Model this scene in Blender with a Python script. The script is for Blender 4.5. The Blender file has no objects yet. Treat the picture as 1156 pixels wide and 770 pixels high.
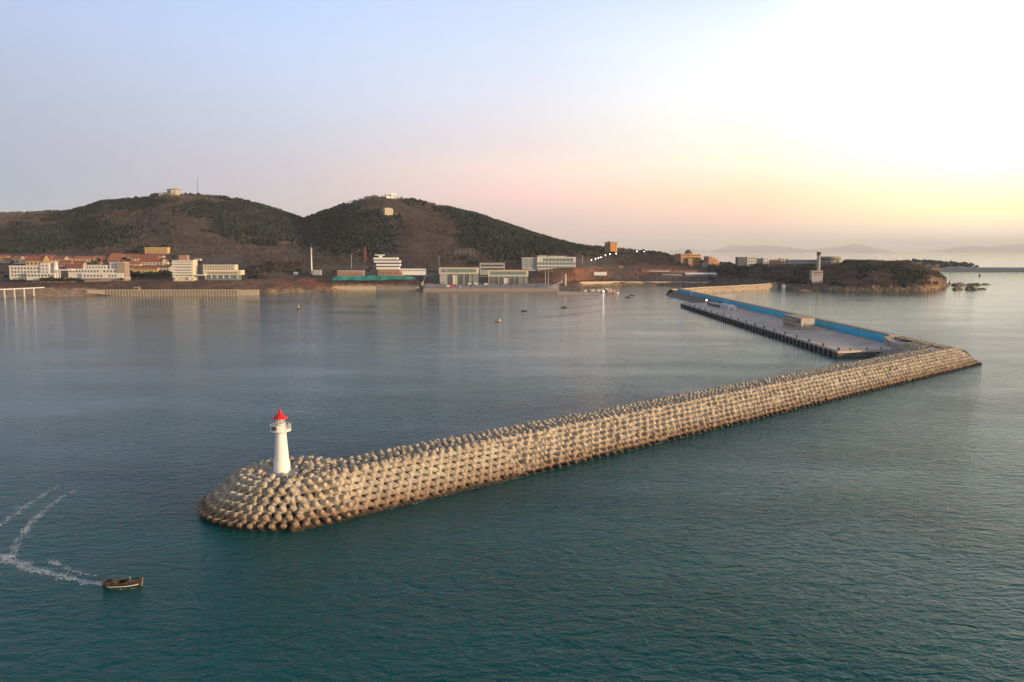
import bpy, bmesh, math, random
import numpy as np
from mathutils import Vector, Matrix

SC = bpy.context.scene
COL = SC.collection
R = math.radians
PI = math.pi
RNG = random.Random(7)
NP = np.random.default_rng(11)

# ------------------------------------------------------------------ camera
F, CAMH = 899.0, 60.0
PITCH = math.atan((385 - 284) / F)
CP, SP = math.cos(PITCH), math.sin(PITCH)
cam = bpy.data.cameras.new('camera')
cam.sensor_width = 36.0
cam.lens = F * 36.0 / 1156.0
cam.clip_start = 1.0
cam.clip_end = 200000.0
camo = bpy.data.objects.new('camera', cam)
COL.objects.link(camo)
camo.location = (0, 0, CAMH)
camo.rotation_euler = (R(90) - PITCH, 0, 0)
SC.camera = camo

# ------------------------------------------------------------------ sky, sun, exposure
SUN_AZ, SUN_EL = R(114), R(7.5)
GLOW_AZ = R(105)
SUNV = Vector((math.sin(SUN_AZ) * math.cos(SUN_EL), math.cos(SUN_AZ) * math.cos(SUN_EL), math.sin(SUN_EL)))


def lin(c):
    c = c / 255.0
    return c / 12.92 if c <= 0.04045 else ((c + 0.055) / 1.055) ** 2.4


def L3(r, g, b, k=1.0):
    return (lin(r) * k, lin(g) * k, lin(b) * k, 1.0)


W = bpy.data.worlds.new('World')
SC.world = W
W.use_nodes = True
nt = W.node_tree
N, LK = nt.nodes, nt.links
bg = N['Background']
SKY_STRENGTH = 0.1
bg.inputs[1].default_value = SKY_STRENGTH
sky = N.new('ShaderNodeTexSky')
sky.sky_type = 'NISHITA'
sky.sun_disc = False
sky.sun_elevation = SUN_EL
sky.sun_rotation = SUN_AZ
sky.air_density = 1.2
sky.dust_density = 2.0
tc = N.new('ShaderNodeTexCoord')
sep = N.new('ShaderNodeSeparateXYZ')
LK.new(tc.outputs['Generated'], sep.inputs[0])
cmb = N.new('ShaderNodeCombineXYZ')
LK.new(sep.outputs[0], cmb.inputs[0])
LK.new(sep.outputs[1], cmb.inputs[1])
nrm = N.new('ShaderNodeVectorMath'); nrm.operation = 'NORMALIZE'
LK.new(cmb.outputs[0], nrm.inputs[0])
dot = N.new('ShaderNodeVectorMath'); dot.operation = 'DOT_PRODUCT'
LK.new(nrm.outputs[0], dot.inputs[0])
dot.inputs[1].default_value = (math.sin(GLOW_AZ), math.cos(GLOW_AZ), 0)
# twilight colours measured by the angle from the sun (cos) and by height above the horizon (sin)
HI = [(0.50, (72, 106, 148)), (0.66, (80, 108, 145)), (1.0, (158, 160, 166))]
SKYCOLS = [
    (-0.731, [(0.0, (153, 172, 195)), (0.05, (157, 179, 204)), (0.11, (175, 184, 209)), (0.16, (180, 193, 220)), (0.235, (183, 203, 236)), (0.289, (180, 207, 248)), (0.36, (143, 176, 223))] + HI),
    (-0.50, [(0.0, (200, 192, 199)), (0.05, (209, 202, 209)), (0.09, (211, 206, 217)), (0.14, (209, 214, 231)), (0.194, (207, 220, 251)), (0.235, (200, 224, 254)), (0.289, (192, 219, 260)), (0.36, (154, 187, 232))] + HI),
    (-0.24, [(0.0, (216, 201, 198)), (0.03, (232, 207, 202)), (0.069, (271, 225, 217)), (0.10, (267, 238, 226)), (0.13, (247, 236, 238)), (0.185, (238, 240, 253)), (0.235, (224, 238, 261)), (0.289, (212, 231, 263)), (0.36, (170, 198, 237))] + HI),
    (0.03, [(0.0, (222, 206, 196)), (0.035, (283, 232, 208)), (0.069, (285, 252, 208)), (0.10, (275, 270, 242)), (0.175, (274, 274, 270)), (0.235, (262, 268, 270)), (0.289, (231, 249, 255)), (0.36, (178, 206, 236))] + HI),
    (0.26, [(0.0, (250, 228, 208)), (0.02, (320, 284, 248)), (0.045, (315, 302, 222)), (0.09, (305, 300, 278)), (0.15, (330, 326, 312)), (0.24, (325, 324, 318)), (0.30, (290, 294, 292)), (0.40, (180, 208, 236))] + HI),
    (0.95, [(0.0, (235, 215, 180)), (0.03, (290, 270, 190)), (0.10, (330, 310, 250)), (0.2, (310, 300, 270)), (0.36, (220, 235, 245))] + HI),
]
prev = None
for ck, (pos, stops) in enumerate(SKYCOLS):
    rp = N.new('ShaderNodeValToRGB')
    LK.new(sep.outputs[2], rp.inputs[0])
    e = rp.color_ramp.elements
    e[0].position, e[0].color = stops[0][0], L3(*stops[0][1])
    e[1].position, e[1].color = stops[-1][0], L3(*stops[-1][1])
    for p, c in stops[1:-1]:
        q = e.new(p)
        q.color = L3(*c)
    if prev is None:
        prev = rp.outputs[0]
    else:
        mr = N.new('ShaderNodeMapRange')
        mr.inputs['From Min'].default_value = SKYCOLS[ck - 1][0]
        mr.inputs['From Max'].default_value = pos
        LK.new(dot.outputs['Value'], mr.inputs['Value'])
        mx = N.new('ShaderNodeMix'); mx.data_type = 'RGBA'
        LK.new(mr.outputs[0], mx.inputs[0])
        LK.new(prev, mx.inputs[6])
        LK.new(rp.outputs[0], mx.inputs[7])
        prev = mx.outputs[2]
sc_ = N.new('ShaderNodeVectorMath'); sc_.operation = 'SCALE'
LK.new(prev, sc_.inputs[0])
sc_.inputs['Scale'].default_value = 0.87 / SKY_STRENGTH
mx = N.new('ShaderNodeMix'); mx.data_type = 'RGBA'
mx.inputs[0].default_value = 0.97
LK.new(sky.outputs[0], mx.inputs[6])
LK.new(sc_.outputs[0], mx.inputs[7])
LK.new(mx.outputs[2], bg.inputs[0])

sun = bpy.data.lights.new('sun', 'SUN')
sun.energy = 5.0
sun.angle = R(0.6)
sun.color = (1.0, 0.67, 0.37)
suno = bpy.data.objects.new('sun', sun)
COL.objects.link(suno)
suno.rotation_euler = SUNV.to_track_quat('Z', 'Y').to_euler()

vs = SC.view_settings
vs.view_transform = 'Standard'
vs.look = 'None'
vs.exposure = 0.25
vs.gamma = 1.0
vs.use_curve_mapping = False
SC.render.engine = 'CYCLES'
SC.cycles.use_denoising = True
SC.cycles.max_bounces = 6
SC.cycles.volume_bounces = 2
SC.cycles.volume_max_steps = 64


# ------------------------------------------------------------------ picture <-> world
def ray(px, py):
    u = (385 - py) / F
    return ((px - 578) / F, CP + u * SP, -SP + u * CP)


def atz(px, py, z=0.0):
    d = ray(px, py)
    t = (z - CAMH) / d[2]
    return Vector((d[0] * t, d[1] * t, z))


def atY(px, py, Y):
    d = ray(px, py)
    t = Y / d[1]
    return Vector((d[0] * t, Y, CAMH + d[2] * t))


def proj(X, Y, Z):
    Z = Z - CAMH
    fw = Y * CP - Z * SP
    return 578 + F * X / fw, 385 - F * (Y * SP + Z * CP) / fw


# ------------------------------------------------------------------ noise
def _hash(ix, iy, seed):
    h = (ix.astype(np.int64) * 374761393 + iy.astype(np.int64) * 668265263 + seed * 974634777) & 0x7fffffff
    h = ((h ^ (h >> 13)) * 1274126177) & 0x7fffffff
    return ((h ^ (h >> 16)) & 0xffff) / 65535.0


def vnoise(x, y, seed=0):
    x = np.asarray(x, float); y = np.asarray(y, float)
    ix, iy = np.floor(x), np.floor(y)
    fx, fy = x - ix, y - iy
    fx = fx * fx * (3 - 2 * fx); fy = fy * fy * (3 - 2 * fy)
    a, b = _hash(ix, iy, seed), _hash(ix + 1, iy, seed)
    c, d = _hash(ix, iy + 1, seed), _hash(ix + 1, iy + 1, seed)
    return (a + (b - a) * fx) * (1 - fy) + (c + (d - c) * fx) * fy


def fbm(x, y, scale, oct=4, seed=0):
    x = np.asarray(x, float) / scale; y = np.asarray(y, float) / scale
    t = 0; a = 0.5; s = 0
    for k in range(oct):
        t = t + a * (vnoise(x, y, seed + k) * 2 - 1); s += a
        x = x * 2.03 + 11.3; y = y * 2.03 + 5.7; a *= 0.5
    return t / s


# ------------------------------------------------------------------ materials
MATS = {}


def mat(name, col, rough=0.8, var=0.25, scale=1.0, spec=0.3, metal=0.0, bump=0.0, col2=None, detail=4):
    if name in MATS:
        return MATS[name]
    m = bpy.data.materials.new(name)
    m.use_nodes = True
    n, l = m.node_tree.nodes, m.node_tree.links
    b = n['Principled BSDF']
    b.inputs['Roughness'].default_value = rough
    b.inputs['Specular IOR Level'].default_value = spec
    b.inputs['Metallic'].default_value = metal
    t = n.new('ShaderNodeTexCoord')
    no = n.new('ShaderNodeTexNoise')
    no.inputs['Scale'].default_value = scale
    no.inputs['Detail'].default_value = detail
    no.inputs['Roughness'].default_value = 0.6
    l.new(t.outputs['Object'], no.inputs['Vector'])
    rp = n.new('ShaderNodeValToRGB')
    rp.color_ramp.elements[0].position = 0.3
    rp.color_ramp.elements[1].position = 0.7
    c2 = col2 if col2 else tuple(min(1, c * (1 + var)) for c in col)
    rp.color_ramp.elements[0].color = tuple(c * (1 - (var if not col2 else 0)) for c in col) + (1,)
    rp.color_ramp.elements[1].color = tuple(c2) + (1,)
    l.new(no.outputs['Fac'], rp.inputs[0])
    l.new(rp.outputs[0], b.inputs['Base Color'])
    if bump:
        bp = n.new('ShaderNodeBump')
        bp.inputs['Strength'].default_value = 0.6
        bp.inputs['Distance'].default_value = bump
        l.new(no.outputs['Fac'], bp.inputs['Height'])
        l.new(bp.outputs[0], b.inputs['Normal'])
    MATS[name] = m
    return m


def emit(name, col, s):
    m = bpy.data.materials.new(name)
    m.use_nodes = True
    b = m.node_tree.nodes['Principled BSDF']
    b.inputs['Base Color'].default_value = (0.8, 0.8, 0.8, 1)
    b.inputs['Emission Color'].default_value = tuple(col) + (1,)
    b.inputs['Emission Strength'].default_value = s
    return m


M_white = mat('white_render', (0.66, 0.63, 0.57), 0.8, 0.08, 0.3)
M_white2 = mat('white_paint', (0.80, 0.79, 0.76), 0.5, 0.04, 0.8, bump=0.0)
M_cream = mat('cream_render', (0.60, 0.53, 0.38), 0.85, 0.1, 0.3)
M_yellow = mat('yellow_render', (0.58, 0.40, 0.17), 0.85, 0.1, 0.3)
M_pink = mat('pinkish_stone', (0.33, 0.25, 0.21), 0.9, 0.2, 0.6)
M_brick = mat('brown_brick', (0.36, 0.22, 0.15), 0.9, 0.15, 0.6)
M_orange = mat('orange_brick', (0.50, 0.25, 0.09), 0.9, 0.12, 0.4)
M_grey = mat('grey_render', (0.38, 0.38, 0.37), 0.85, 0.12, 0.3)
M_dgrey = mat('dark_cladding', (0.10, 0.11, 0.12), 0.6, 0.2, 0.5)
M_tile = mat('red_roof_tile', (0.27, 0.10, 0.07), 0.8, 0.25, 1.2)
M_tile2 = mat('orange_roof_tile', (0.33, 0.135, 0.08), 0.8, 0.25, 1.2)
M_tiled = mat('dull_red_roof_tile', (0.25, 0.09, 0.075), 0.8, 0.25, 1.2)
M_roofg = mat('flat_roof_felt', (0.30, 0.30, 0.30), 0.9, 0.2, 0.3)
M_glass = mat('window_glass', (0.035, 0.04, 0.05), 0.12, 0.2, 0.5, spec=0.6)
M_gglass = mat('green_glass', (0.16, 0.21, 0.20), 0.2, 0.25, 0.4, spec=0.6)
M_conc = mat('concrete', (0.40, 0.37, 0.33), 0.9, 0.18, 0.25)
M_deck = mat('deck_concrete', (0.60, 0.49, 0.41), 0.9, 0.22, 0.07, detail=8)
M_dconc = mat('dark_concrete', (0.16, 0.15, 0.14), 0.9, 0.4, 0.4)  # darker mottled concrete for the quay face, piles and far pier
M_tan = mat('tan_stone_wall', (0.47, 0.38, 0.28), 0.9, 0.15, 0.3)
M_void = mat('dark_opening', (0.02, 0.02, 0.02), 0.9, 0.1, 1)
M_steel = mat('galvanised_steel', (0.42, 0.43, 0.44), 0.5, 0.1, 1, metal=0.3)
M_dsteel = mat('dark_steel', (0.06, 0.06, 0.065), 0.5, 0.2, 1)
M_red = mat('red_paint', (0.62, 0.03, 0.035), 0.45, 0.1, 2)
M_redst = mat('faded_red_steel', (0.45, 0.10, 0.07), 0.6, 0.15, 1)
M_teal = mat('teal_hoarding', (0.02, 0.17, 0.20), 0.8, 0.3, 0.07, col2=(0.04, 0.30, 0.28))
M_rubber = mat('black_rubber', (0.012, 0.012, 0.013), 0.8, 0.3, 2)
M_wood = mat('weathered_wood', (0.30, 0.19, 0.09), 0.8, 0.4, 2.5)
M_dwood = mat('tarred_wood', (0.03, 0.026, 0.023), 0.7, 0.4, 2.5)
M_net = mat('fishing_net_brown', (0.12, 0.08, 0.045), 0.95, 0.5, 5)
M_bluehull = mat('blue_boat_paint', (0.04, 0.12, 0.20), 0.6, 0.3, 1)
M_greyhull = mat('grey_boat_paint', (0.14, 0.14, 0.15), 0.6, 0.3, 1)
M_gold = mat('yellow_paint', (0.60, 0.40, 0.05), 0.6, 0.15, 2)
M_trunk = mat('bark', (0.08, 0.06, 0.045), 0.95, 0.3, 2)
M_pine = mat('pine_needles', (0.022, 0.030, 0.030), 0.95, 0.45, 0.02, spec=0.1)
M_bare = mat('bare_twigs', (0.105, 0.083, 0.078), 0.95, 0.35, 0.02, spec=0.05)
M_leaf = mat('dark_foliage', (0.030, 0.045, 0.03), 0.95, 0.4, 0.6, spec=0.1)
M_lamp = emit('lamp_glow', (1.0, 0.93, 0.82), 14.0)
M_lampw = emit('warm_lamp_glow', (1.0, 0.62, 0.25), 10.0)
M_rock = mat('shore_rock', (0.20, 0.15, 0.11), 0.95, 0.5, 0.12, bump=0.8)
M_rubble = mat('rubble_stone', (0.40, 0.31, 0.21), 0.95, 0.4, 0.35, bump=0.6)
M_ramp = mat('grey_stone_pitching', (0.20, 0.165, 0.145), 0.95, 0.35, 0.3, bump=0.3)


# ------------------------------------------------------------------ mesh builder
class MB:
    def __init__(s):
        s.v = []; s.f = []; s.sm = []

    def add(s, vs, fs, smooth=False):
        o = len(s.v)
        s.v += [tuple(p) for p in vs]
        s.f += [tuple(i + o for i in f) for f in fs]
        s.sm += [smooth] * len(fs)
        return s

    def box(s, x0, x1, y0, y1, z0, z1):
        s.add([(x0, y0, z0), (x1, y0, z0), (x1, y1, z0), (x0, y1, z0), (x0, y0, z1), (x1, y0, z1), (x1, y1, z1), (x0, y1, z1)],
              [(0, 3, 2, 1), (4, 5, 6, 7), (0, 1, 5, 4), (1, 2, 6, 5), (2, 3, 7, 6), (3, 0, 4, 7)])
        return s

    def prism(s, poly, z0, z1):
        n = len(poly)
        a = sum(poly[i][0] * poly[(i + 1) % n][1] - poly[(i + 1) % n][0] * poly[i][1] for i in range(n))
        if a < 0:
            poly = poly[::-1]
        s.add([(x, y, z0) for x, y in poly] + [(x, y, z1) for x, y in poly],
              [tuple(range(n))[::-1], tuple(range(n, 2 * n))] + [(i, (i + 1) % n, n + (i + 1) % n, n + i) for i in range(n)])
        return s

    def lathe(s, prof, n=24, cx=0, cy=0, smooth=True, a0=0.0, a1=2 * PI):
        full = abs(a1 - a0 - 2 * PI) < 1e-6
        m = n if full else n + 1
        vs = []
        for r, z in prof:
            for k in range(m):
                a = a0 + (a1 - a0) * k / n
                vs.append((cx + r * math.cos(a), cy + r * math.sin(a), z))
        fs = []
        for i in range(len(prof) - 1):
            for k in range(n):
                k2 = (k + 1) % m
                fs.append((i * m + k, i * m + k2, (i + 1) * m + k2, (i + 1) * m + k))
        s.add(vs, fs, smooth)
        if full:
            s.add([vs[k] for k in range(m)][::-1], [tuple(range(m))])
            s.add([vs[(len(prof) - 1) * m + k] for k in range(m)], [tuple(range(m))])
        return s

    def tube(s, p, q, r, r2=None, n=8):
        p, q = Vector(p), Vector(q)
        r2 = r if r2 is None else r2
        d = (q - p).normalized()
        a = d.orthogonal().normalized(); b = d.cross(a)
        vs = [p + (a * math.cos(2 * PI * k / n) + b * math.sin(2 * PI * k / n)) * r for k in range(n)]
        vs += [q + (a * math.cos(2 * PI * k / n) + b * math.sin(2 * PI * k / n)) * r2 for k in range(n)]
        s.add(vs, [(k, (k + 1) % n, n + (k + 1) % n, n + k) for k in range(n)], True)
        s.add(vs, [tuple(range(n))[::-1], tuple(range(n, 2 * n))])
        return s

    def ball(s, c, r, n=10, m=6, sq=1.0):
        prof = [(max(1e-3, r * math.sin(PI * i / m)), c[2] - sq * r * math.cos(PI * i / m)) for i in range(m + 1)]
        return s.lathe(prof, n, c[0], c[1])

    def gable(s, x0, x1, y0, y1, z0, z1, hip=0.0):
        """roof with ridge along x"""
        ym = (y0 + y1) / 2
        s.add([(x0, y0, z0), (x1, y0, z0), (x1, y1, z0), (x0, y1, z0), (x0 + hip, ym, z1), (x1 - hip, ym, z1)],
              [(0, 3, 2, 1), (0, 1, 5, 4), (2, 3, 4, 5), (1, 2, 5), (3, 0, 4)])
        return s

    def mesh(s, name, m, off=(0, 0, 0)):
        me = bpy.data.meshes.new(name)
        ox, oy, oz = off
        me.from_pydata([(x - ox, y - oy, z - oz) for x, y, z in s.v], [], s.f)
        me.polygons.foreach_set('use_smooth', s.sm)
        if m:
            me.materials.append(m)
        me.update()
        return me

    def build(s, name, m, parent=None, off=(0, 0, 0)):
        o = bpy.data.objects.new(name, s.mesh(name, m, off))
        COL.objects.link(o)
        if parent:
            o.parent = parent
        return o


def npmesh(name, V, T, m, smooth=False):
    """fast triangle/quad mesh from numpy arrays (T: n x k)"""
    me = bpy.data.meshes.new(name)
    k = T.shape[1]
    me.vertices.add(len(V)); me.vertices.foreach_set('co', V.astype(np.float32).ravel())
    me.loops.add(T.size); me.loops.foreach_set('vertex_index', T.astype(np.int32).ravel())
    me.polygons.add(len(T)); me.polygons.foreach_set('loop_start', np.arange(0, T.size, k, dtype=np.int32))
    me.polygons.foreach_set('loop_total', np.full(len(T), k, dtype=np.int32))
    me.polygons.foreach_set('use_smooth', np.full(len(T), smooth, dtype=bool))
    if m:
        me.materials.append(m)
    me.update(calc_edges=True)
    o = bpy.data.objects.new(name, me)
    COL.objects.link(o)
    return o


def tag(o, label=None, cat=None, group=None, kind=None):
    if label: o['label'] = label
    if cat: o['category'] = cat
    if group: o['group'] = group
    if kind: o['kind'] = kind
    return o


def thing(name, label, cat, loc=(0, 0, 0), rz=0.0, group=None):
    o = bpy.data.objects.new(name, None)
    o.empty_display_size = 0.5
    COL.objects.link(o)
    o.location = loc
    o.rotation_euler = (0, 0, rz)
    return tag(o, label, cat, group)


def dup(root, loc, rz=None, label=None, scale=None):
    r = root.copy(); COL.objects.link(r)
    r.location = loc
    if rz is not None: r.rotation_euler = (0, 0, rz)
    if scale is not None: r.scale = scale
    if label: r['label'] = label
    for ch in list(root.children):
        c = ch.copy(); COL.objects.link(c); c.parent = r
        for g in list(ch.children):
            d = g.copy(); COL.objects.link(d); d.parent = c
    return r


# ------------------------------------------------------------------ terrain of the far shore
#        px   shore_y  bank_off bank_z  Ymid zmid  Yridge  ridge_y  Yback
TAB = np.array([
    (-160, 336.5, 95, 13, 1500, 44, 2700, 242.0, 4200),
    (0,    335.5, 95, 13, 1500, 46, 2600, 242.0, 4200),
    (60,   334.8, 90, 14, 1500, 49, 2500, 240.5, 4100),
    (85,   334.3, 90, 15, 1500, 50, 2400, 239.5, 4000),
    (100,  334.0, 90, 15, 1500, 50, 2300, 235.5, 4000),
    (120,  333.5, 85, 16, 1500, 50, 2200, 229.5, 4000),
    (150,  333.3, 85, 17, 1500, 51, 2150, 227.0, 4000),
    (170,  333.0, 82, 17.5, 1500, 53, 2120, 224.0, 4000),
    (188,  333.0, 80, 17.5, 1500, 53, 2100, 219.6, 4000),
    (208,  333.0, 80, 17.5, 1500, 53, 2100, 219.8, 4000),
    (230,  333.0, 80, 17.5, 1500, 50, 2100, 222.0, 4000),
    (262,  333.0, 80, 17.5, 1500, 48, 2100, 224.3, 4000),
    (290,  332.0, 80, 18, 1500, 45, 2090, 231.5, 4000),
    (320,  330.8, 90, 18, 1500, 44, 2120, 240.5, 4000),
    (345,  329.8, 95, 18, 1500, 44, 2160, 249.5, 4000),
    (360,  329.0, 95, 19, 1500, 44, 2100, 243.5, 4000),
    (380,  328.0, 80, 21, 1500, 44, 2040, 236.5, 4000),
    (400,  327.5, 70, 22, 1500, 44, 2010, 228.8, 4000),
    (420,  327.2, 70, 22, 1500, 42, 2000, 223.6, 4000),
    (435,  327.2, 70, 22, 1500, 42, 2000, 221.8, 4000),
    (455,  327.5, 70, 21, 1500, 42, 2000, 224.5, 4000),
    (468,  328.0, 60, 16, 1480, 40, 2000, 227.5, 4000),
    (478,  329.0, 14, 4.2, 1450, 30, 2000, 230.0, 4000),
    (500,  329.0, 14, 4.2, 1440, 26, 2000, 234.8, 4000),
    (520,  329.0, 14, 4.2, 1440, 26, 2000, 239.0, 3900),
    (545,  329.0, 14, 4.2, 1440, 26, 1980, 245.6, 3900),
    (570,  329.0, 14, 4.2, 1440, 26, 1960, 254.6, 3800),
    (600,  329.0, 14, 4.2, 1420, 27, 1930, 264.5, 3800),
    (625,  329.0, 30, 8, 1400, 30, 1890, 272.5, 3600),
    (650,  326.5, 30, 9, 1400, 32, 1850, 278.5, 3400),
    (670,  324.5, 40, 9, 1500, 33, 1830, 281.0, 3200),
    (700,  322.8, 30, 8, 1560, 32, 1800, 282.5, 2900),
    (720,  322.5, 30, 8, 1560, 30, 1780, 285.0, 2700),
    (750,  322.5, 30, 8, 1560, 28, 1760, 288.5, 2500),
    (780,  322.5, 30, 8, 1560, 26, 1740, 296.0, 2300),
    (830,  322.5, 40, 9, 1560, 26, 1700, 300.5, 2150),
    (870,  324.5, 40, 12, 1460, 28, 1600, 301.5, 2000),
    (900,  326.5, 34, 9, 1340, 29, 1520, 300.8, 1850),
    (935,  328.2, 26, 9, 1320, 31, 1480, 298.0, 1760),
    (955,  328.7, 20, 8.5, 1300, 31, 1440, 295.8, 1680),
    (985,  329.0, 18, 8.5, 1280, 29, 1400, 296.3, 1600),
    (1010, 328.8, 16, 9, 1275, 27, 1385, 297.8, 1540),
    (1035, 328.3, 15, 9.5, 1270, 24, 1370, 301.5, 1490),
    (1050, 327.4, 18, 11, 1275, 23, 1360, 306.5, 1450),
    (1062, 326.0, 14, 7, 1285, 15, 1350, 312.0, 1420),
    (1070, 324.0, 8, 3, 1300, 7, 1340, 318.5, 1390),
    (1075, 322.0, 5, -2, 1310, -3, 1330, 324.0, 1360),
    (1200, 322.0, 5, -4, 1310, -4, 1330, 330.0, 1360)])


def shore_Y(py):
    u = (385 - py) / F
    return -CAMH / ((-SP + u * CP) / (CP + u * SP))


def col_params(px):
    c = [np.interp(px, TAB[:, 0], TAB[:, k]) for k in range(1, 9)]
    Ys = -CAMH / ((-SP + (385 - c[0]) / F * CP) / (CP + (385 - c[0]) / F * SP))
    u = (385 - c[6]) / F
    zr = CAMH + (-SP + u * CP) / (CP + u * SP) * c[5]
    return Ys, c[1], c[2], c[3], c[4], c[5], zr, c[7]


def pxof(X, Y):
    """approximate picture column of a ground point"""
    return 578 + F * np.asarray(X) / (np.asarray(Y) * CP + 40 * SP)


def terr(X, Y):
    X = np.asarray(X, float); Y = np.asarray(Y, float)
    px = pxof(X, Y)
    Ys, bo, zb, Ym, zm, Yr, zr, Yb = col_params(px)
    Yk = Ys + bo
    Yk2 = np.minimum(Yk + 60, Ym - 10)
    t1 = np.clip((Y - Ys) / bo, 0, 1)
    t2 = np.clip((Y - Yk2) / (Ym - Yk2), 0, 1)
    t3 = np.clip((Y - Ym) / (Yr - Ym), 0, 1)
    t4 = np.clip((Y - Yr) / (Yb - Yr), 0, 1)
    z = np.where(Y < Ys, (Y - Ys) * 0.12,
        np.where(Y < Yk, 0.3 + (zb - 0.3) * (t1 ** 0.8),
        np.where(Y < Yk2, zb,
        np.where(Y < Ym, zb + (zm - zb) * t2,
        np.where(Y < Yr, zm + (zr - zm) * (0.55 * t3 + 0.45 * np.sin(t3 * PI / 2)),
                 zr * (1 - t4 ** 1.5) - 6 * t4)))))
    amp = np.clip((zr - 25) / 180, 0, 1) * np.sin(np.clip(t3, 0, 1) * PI) * 26
    amp = amp * np.clip(1 - t4 * 20, 0, 1)
    z = z + amp * (fbm(X, Y, 330, 4, 3) - 0.25)
    z = z + np.where(Y > Yk2, np.clip((Y - Yk2) / 80, 0, 1) * 1.5 * fbm(X, Y, 40, 3, 9) * np.clip(1 - t3, 0.3, 1), 0)
    z = z + np.where((Y > Ys) & (Y < Yk), 0.12 * bo.clip(0, 20) * fbm(X, Y, 9, 3, 21) * t1 * (1 - t1) * 4, 0)
    return z


def hit(px, py, y0=1020.0, y1=2600.0, step=2.0):
    d = ray(px, py)
    Y = np.arange(y0, y1, step)
    Z = CAMH + d[2] / d[1] * Y
    X = d[0] / d[1] * Y
    T = terr(X, Y)
    k = np.argmax(T >= Z)
    if T[k] < Z[k]:
        k = int(np.argmin(Z - T))
    return Vector((X[k], Y[k], T[k]))


# picture columns x depth fractions -> the ground sheet
PXC = np.concatenate([np.arange(-160, 1040, 3.0), np.arange(1040, 1090, 1.5)])
TT = np.concatenate([np.linspace(-30, -2, 3), np.linspace(0, 1, 26) ** 1.0 * 100, ])
rows = []
for px in PXC:
    Ys, bo, zb, Ym, zm, Yr, zr, Yb = [float(v) for v in col_params(np.array([px]))]
    a = [Ys - 40, Ys - 8]
    a += list(np.linspace(Ys, Ys + bo, 14))
    a += list(np.linspace(Ys + bo + 5, Ym, 22))
    a += list(np.linspace(Ym, Yr, 60)[1:])
    a += list(np.linspace(Yr, Yb, 18)[1:])
    rows.append(a)
YY = np.array(rows)
tanv = (PXC - 578) / F
# column direction consistent with pxof()
XX = tanv[:, None] * (YY * CP + 40 * SP)
ZZ = terr(XX, YY)
nc, nr = YY.shape
V = np.stack([XX.ravel(), YY.ravel(), ZZ.ravel()], 1)
idx = np.arange(nc * nr).reshape(nc, nr)
Q = np.stack([idx[:-1, :-1].ravel(), idx[1:, :-1].ravel(), idx[1:, 1:].ravel(), idx[:-1, 1:].ravel()], 1)


def cover_colour(px, py, X, Y, Z):
    """what the ground is made of at each spot: dry grass, red soil, sand, rock"""
    n = fbm(X, Y, 60, 4, 40)[:, None]
    n2 = fbm(X, Y, 18, 3, 47)[:, None]
    base = np.array([0.098, 0.077, 0.068]) * (1 + 0.45 * n + 0.25 * n2)
    red = np.array([0.19, 0.082, 0.052]) * (1 + 0.4 * n2)
    sand = np.array([0.37, 0.255, 0.165]) * (1 + 0.2 * n2)
    pave = np.array([0.34, 0.30, 0.28]) * (1 + 0.1 * n2)
    rock = np.array([0.30, 0.19, 0.12]) * (1 + 0.6 * n2)

    def box(x0, x1, y0, y1, s=3.0):
        return (np.clip((px - x0) / s, 0, 1) * np.clip((x1 - px) / s, 0, 1) * np.clip((py - y0) / 1.5, 0, 1) * np.clip((y1 - py) / 1.5, 0, 1))[:, None]
    c = base
    for m, col in ((box(300, 378, 313, 328, 14) * np.clip(0.75 + n2, 0, 1), red), (box(-200, 300, 316, 330, 6) * 0.45 * np.clip(0.7 + n2, 0, 1), red),
                   (box(375, 476, 316, 322, 4) * 0.5, red), (box(375, 476, 320.5, 340, 3), sand),
                   (box(-200, 112, 324.5, 340, 12), sand), (box(-200, 80, 322, 326, 6) * 0.7, red), (box(300, 380, 324, 340, 8) * np.clip(0.5 + 1.5 * n2, 0, 1), sand),
                   (box(478, 632, 319.5, 340, 3), pave), (box(603, 665, 303, 318, 6) * np.clip(0.7 + n2, 0, 1), red), (box(636, 690, 303, 321, 4) * np.clip(0.55 + n, 0, 1), red),
                   (box(655, 800, 317.2, 319.2, 4), pave), (box(655, 745, 319, 323.5, 4) * 0.8, sand), (box(712, 800, 300, 309, 10) * np.clip(0.5 + n, 0, 1), red),
                   (box(700, 735, 307, 312, 6) * 0.7, red), (box(820, 870, 305, 312, 10) * np.clip(0.3 + n, 0, 1), red),
                   (box(955, 1080, 318, 345, 20) * np.clip(0.35 + 1.8 * n, 0, 1), rock), (box(860, 965, 323, 335, 6) * 0.55, rock), (box(235, 262, 217, 223, 6) * 0.6, sand * 0.8),
                   (box(196, 238, 217, 225, 4) * 0.7, sand * 0.75)):
        c = c * (1 - m) + col * m
    return np.clip(c, 0.01, 0.8)


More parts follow.
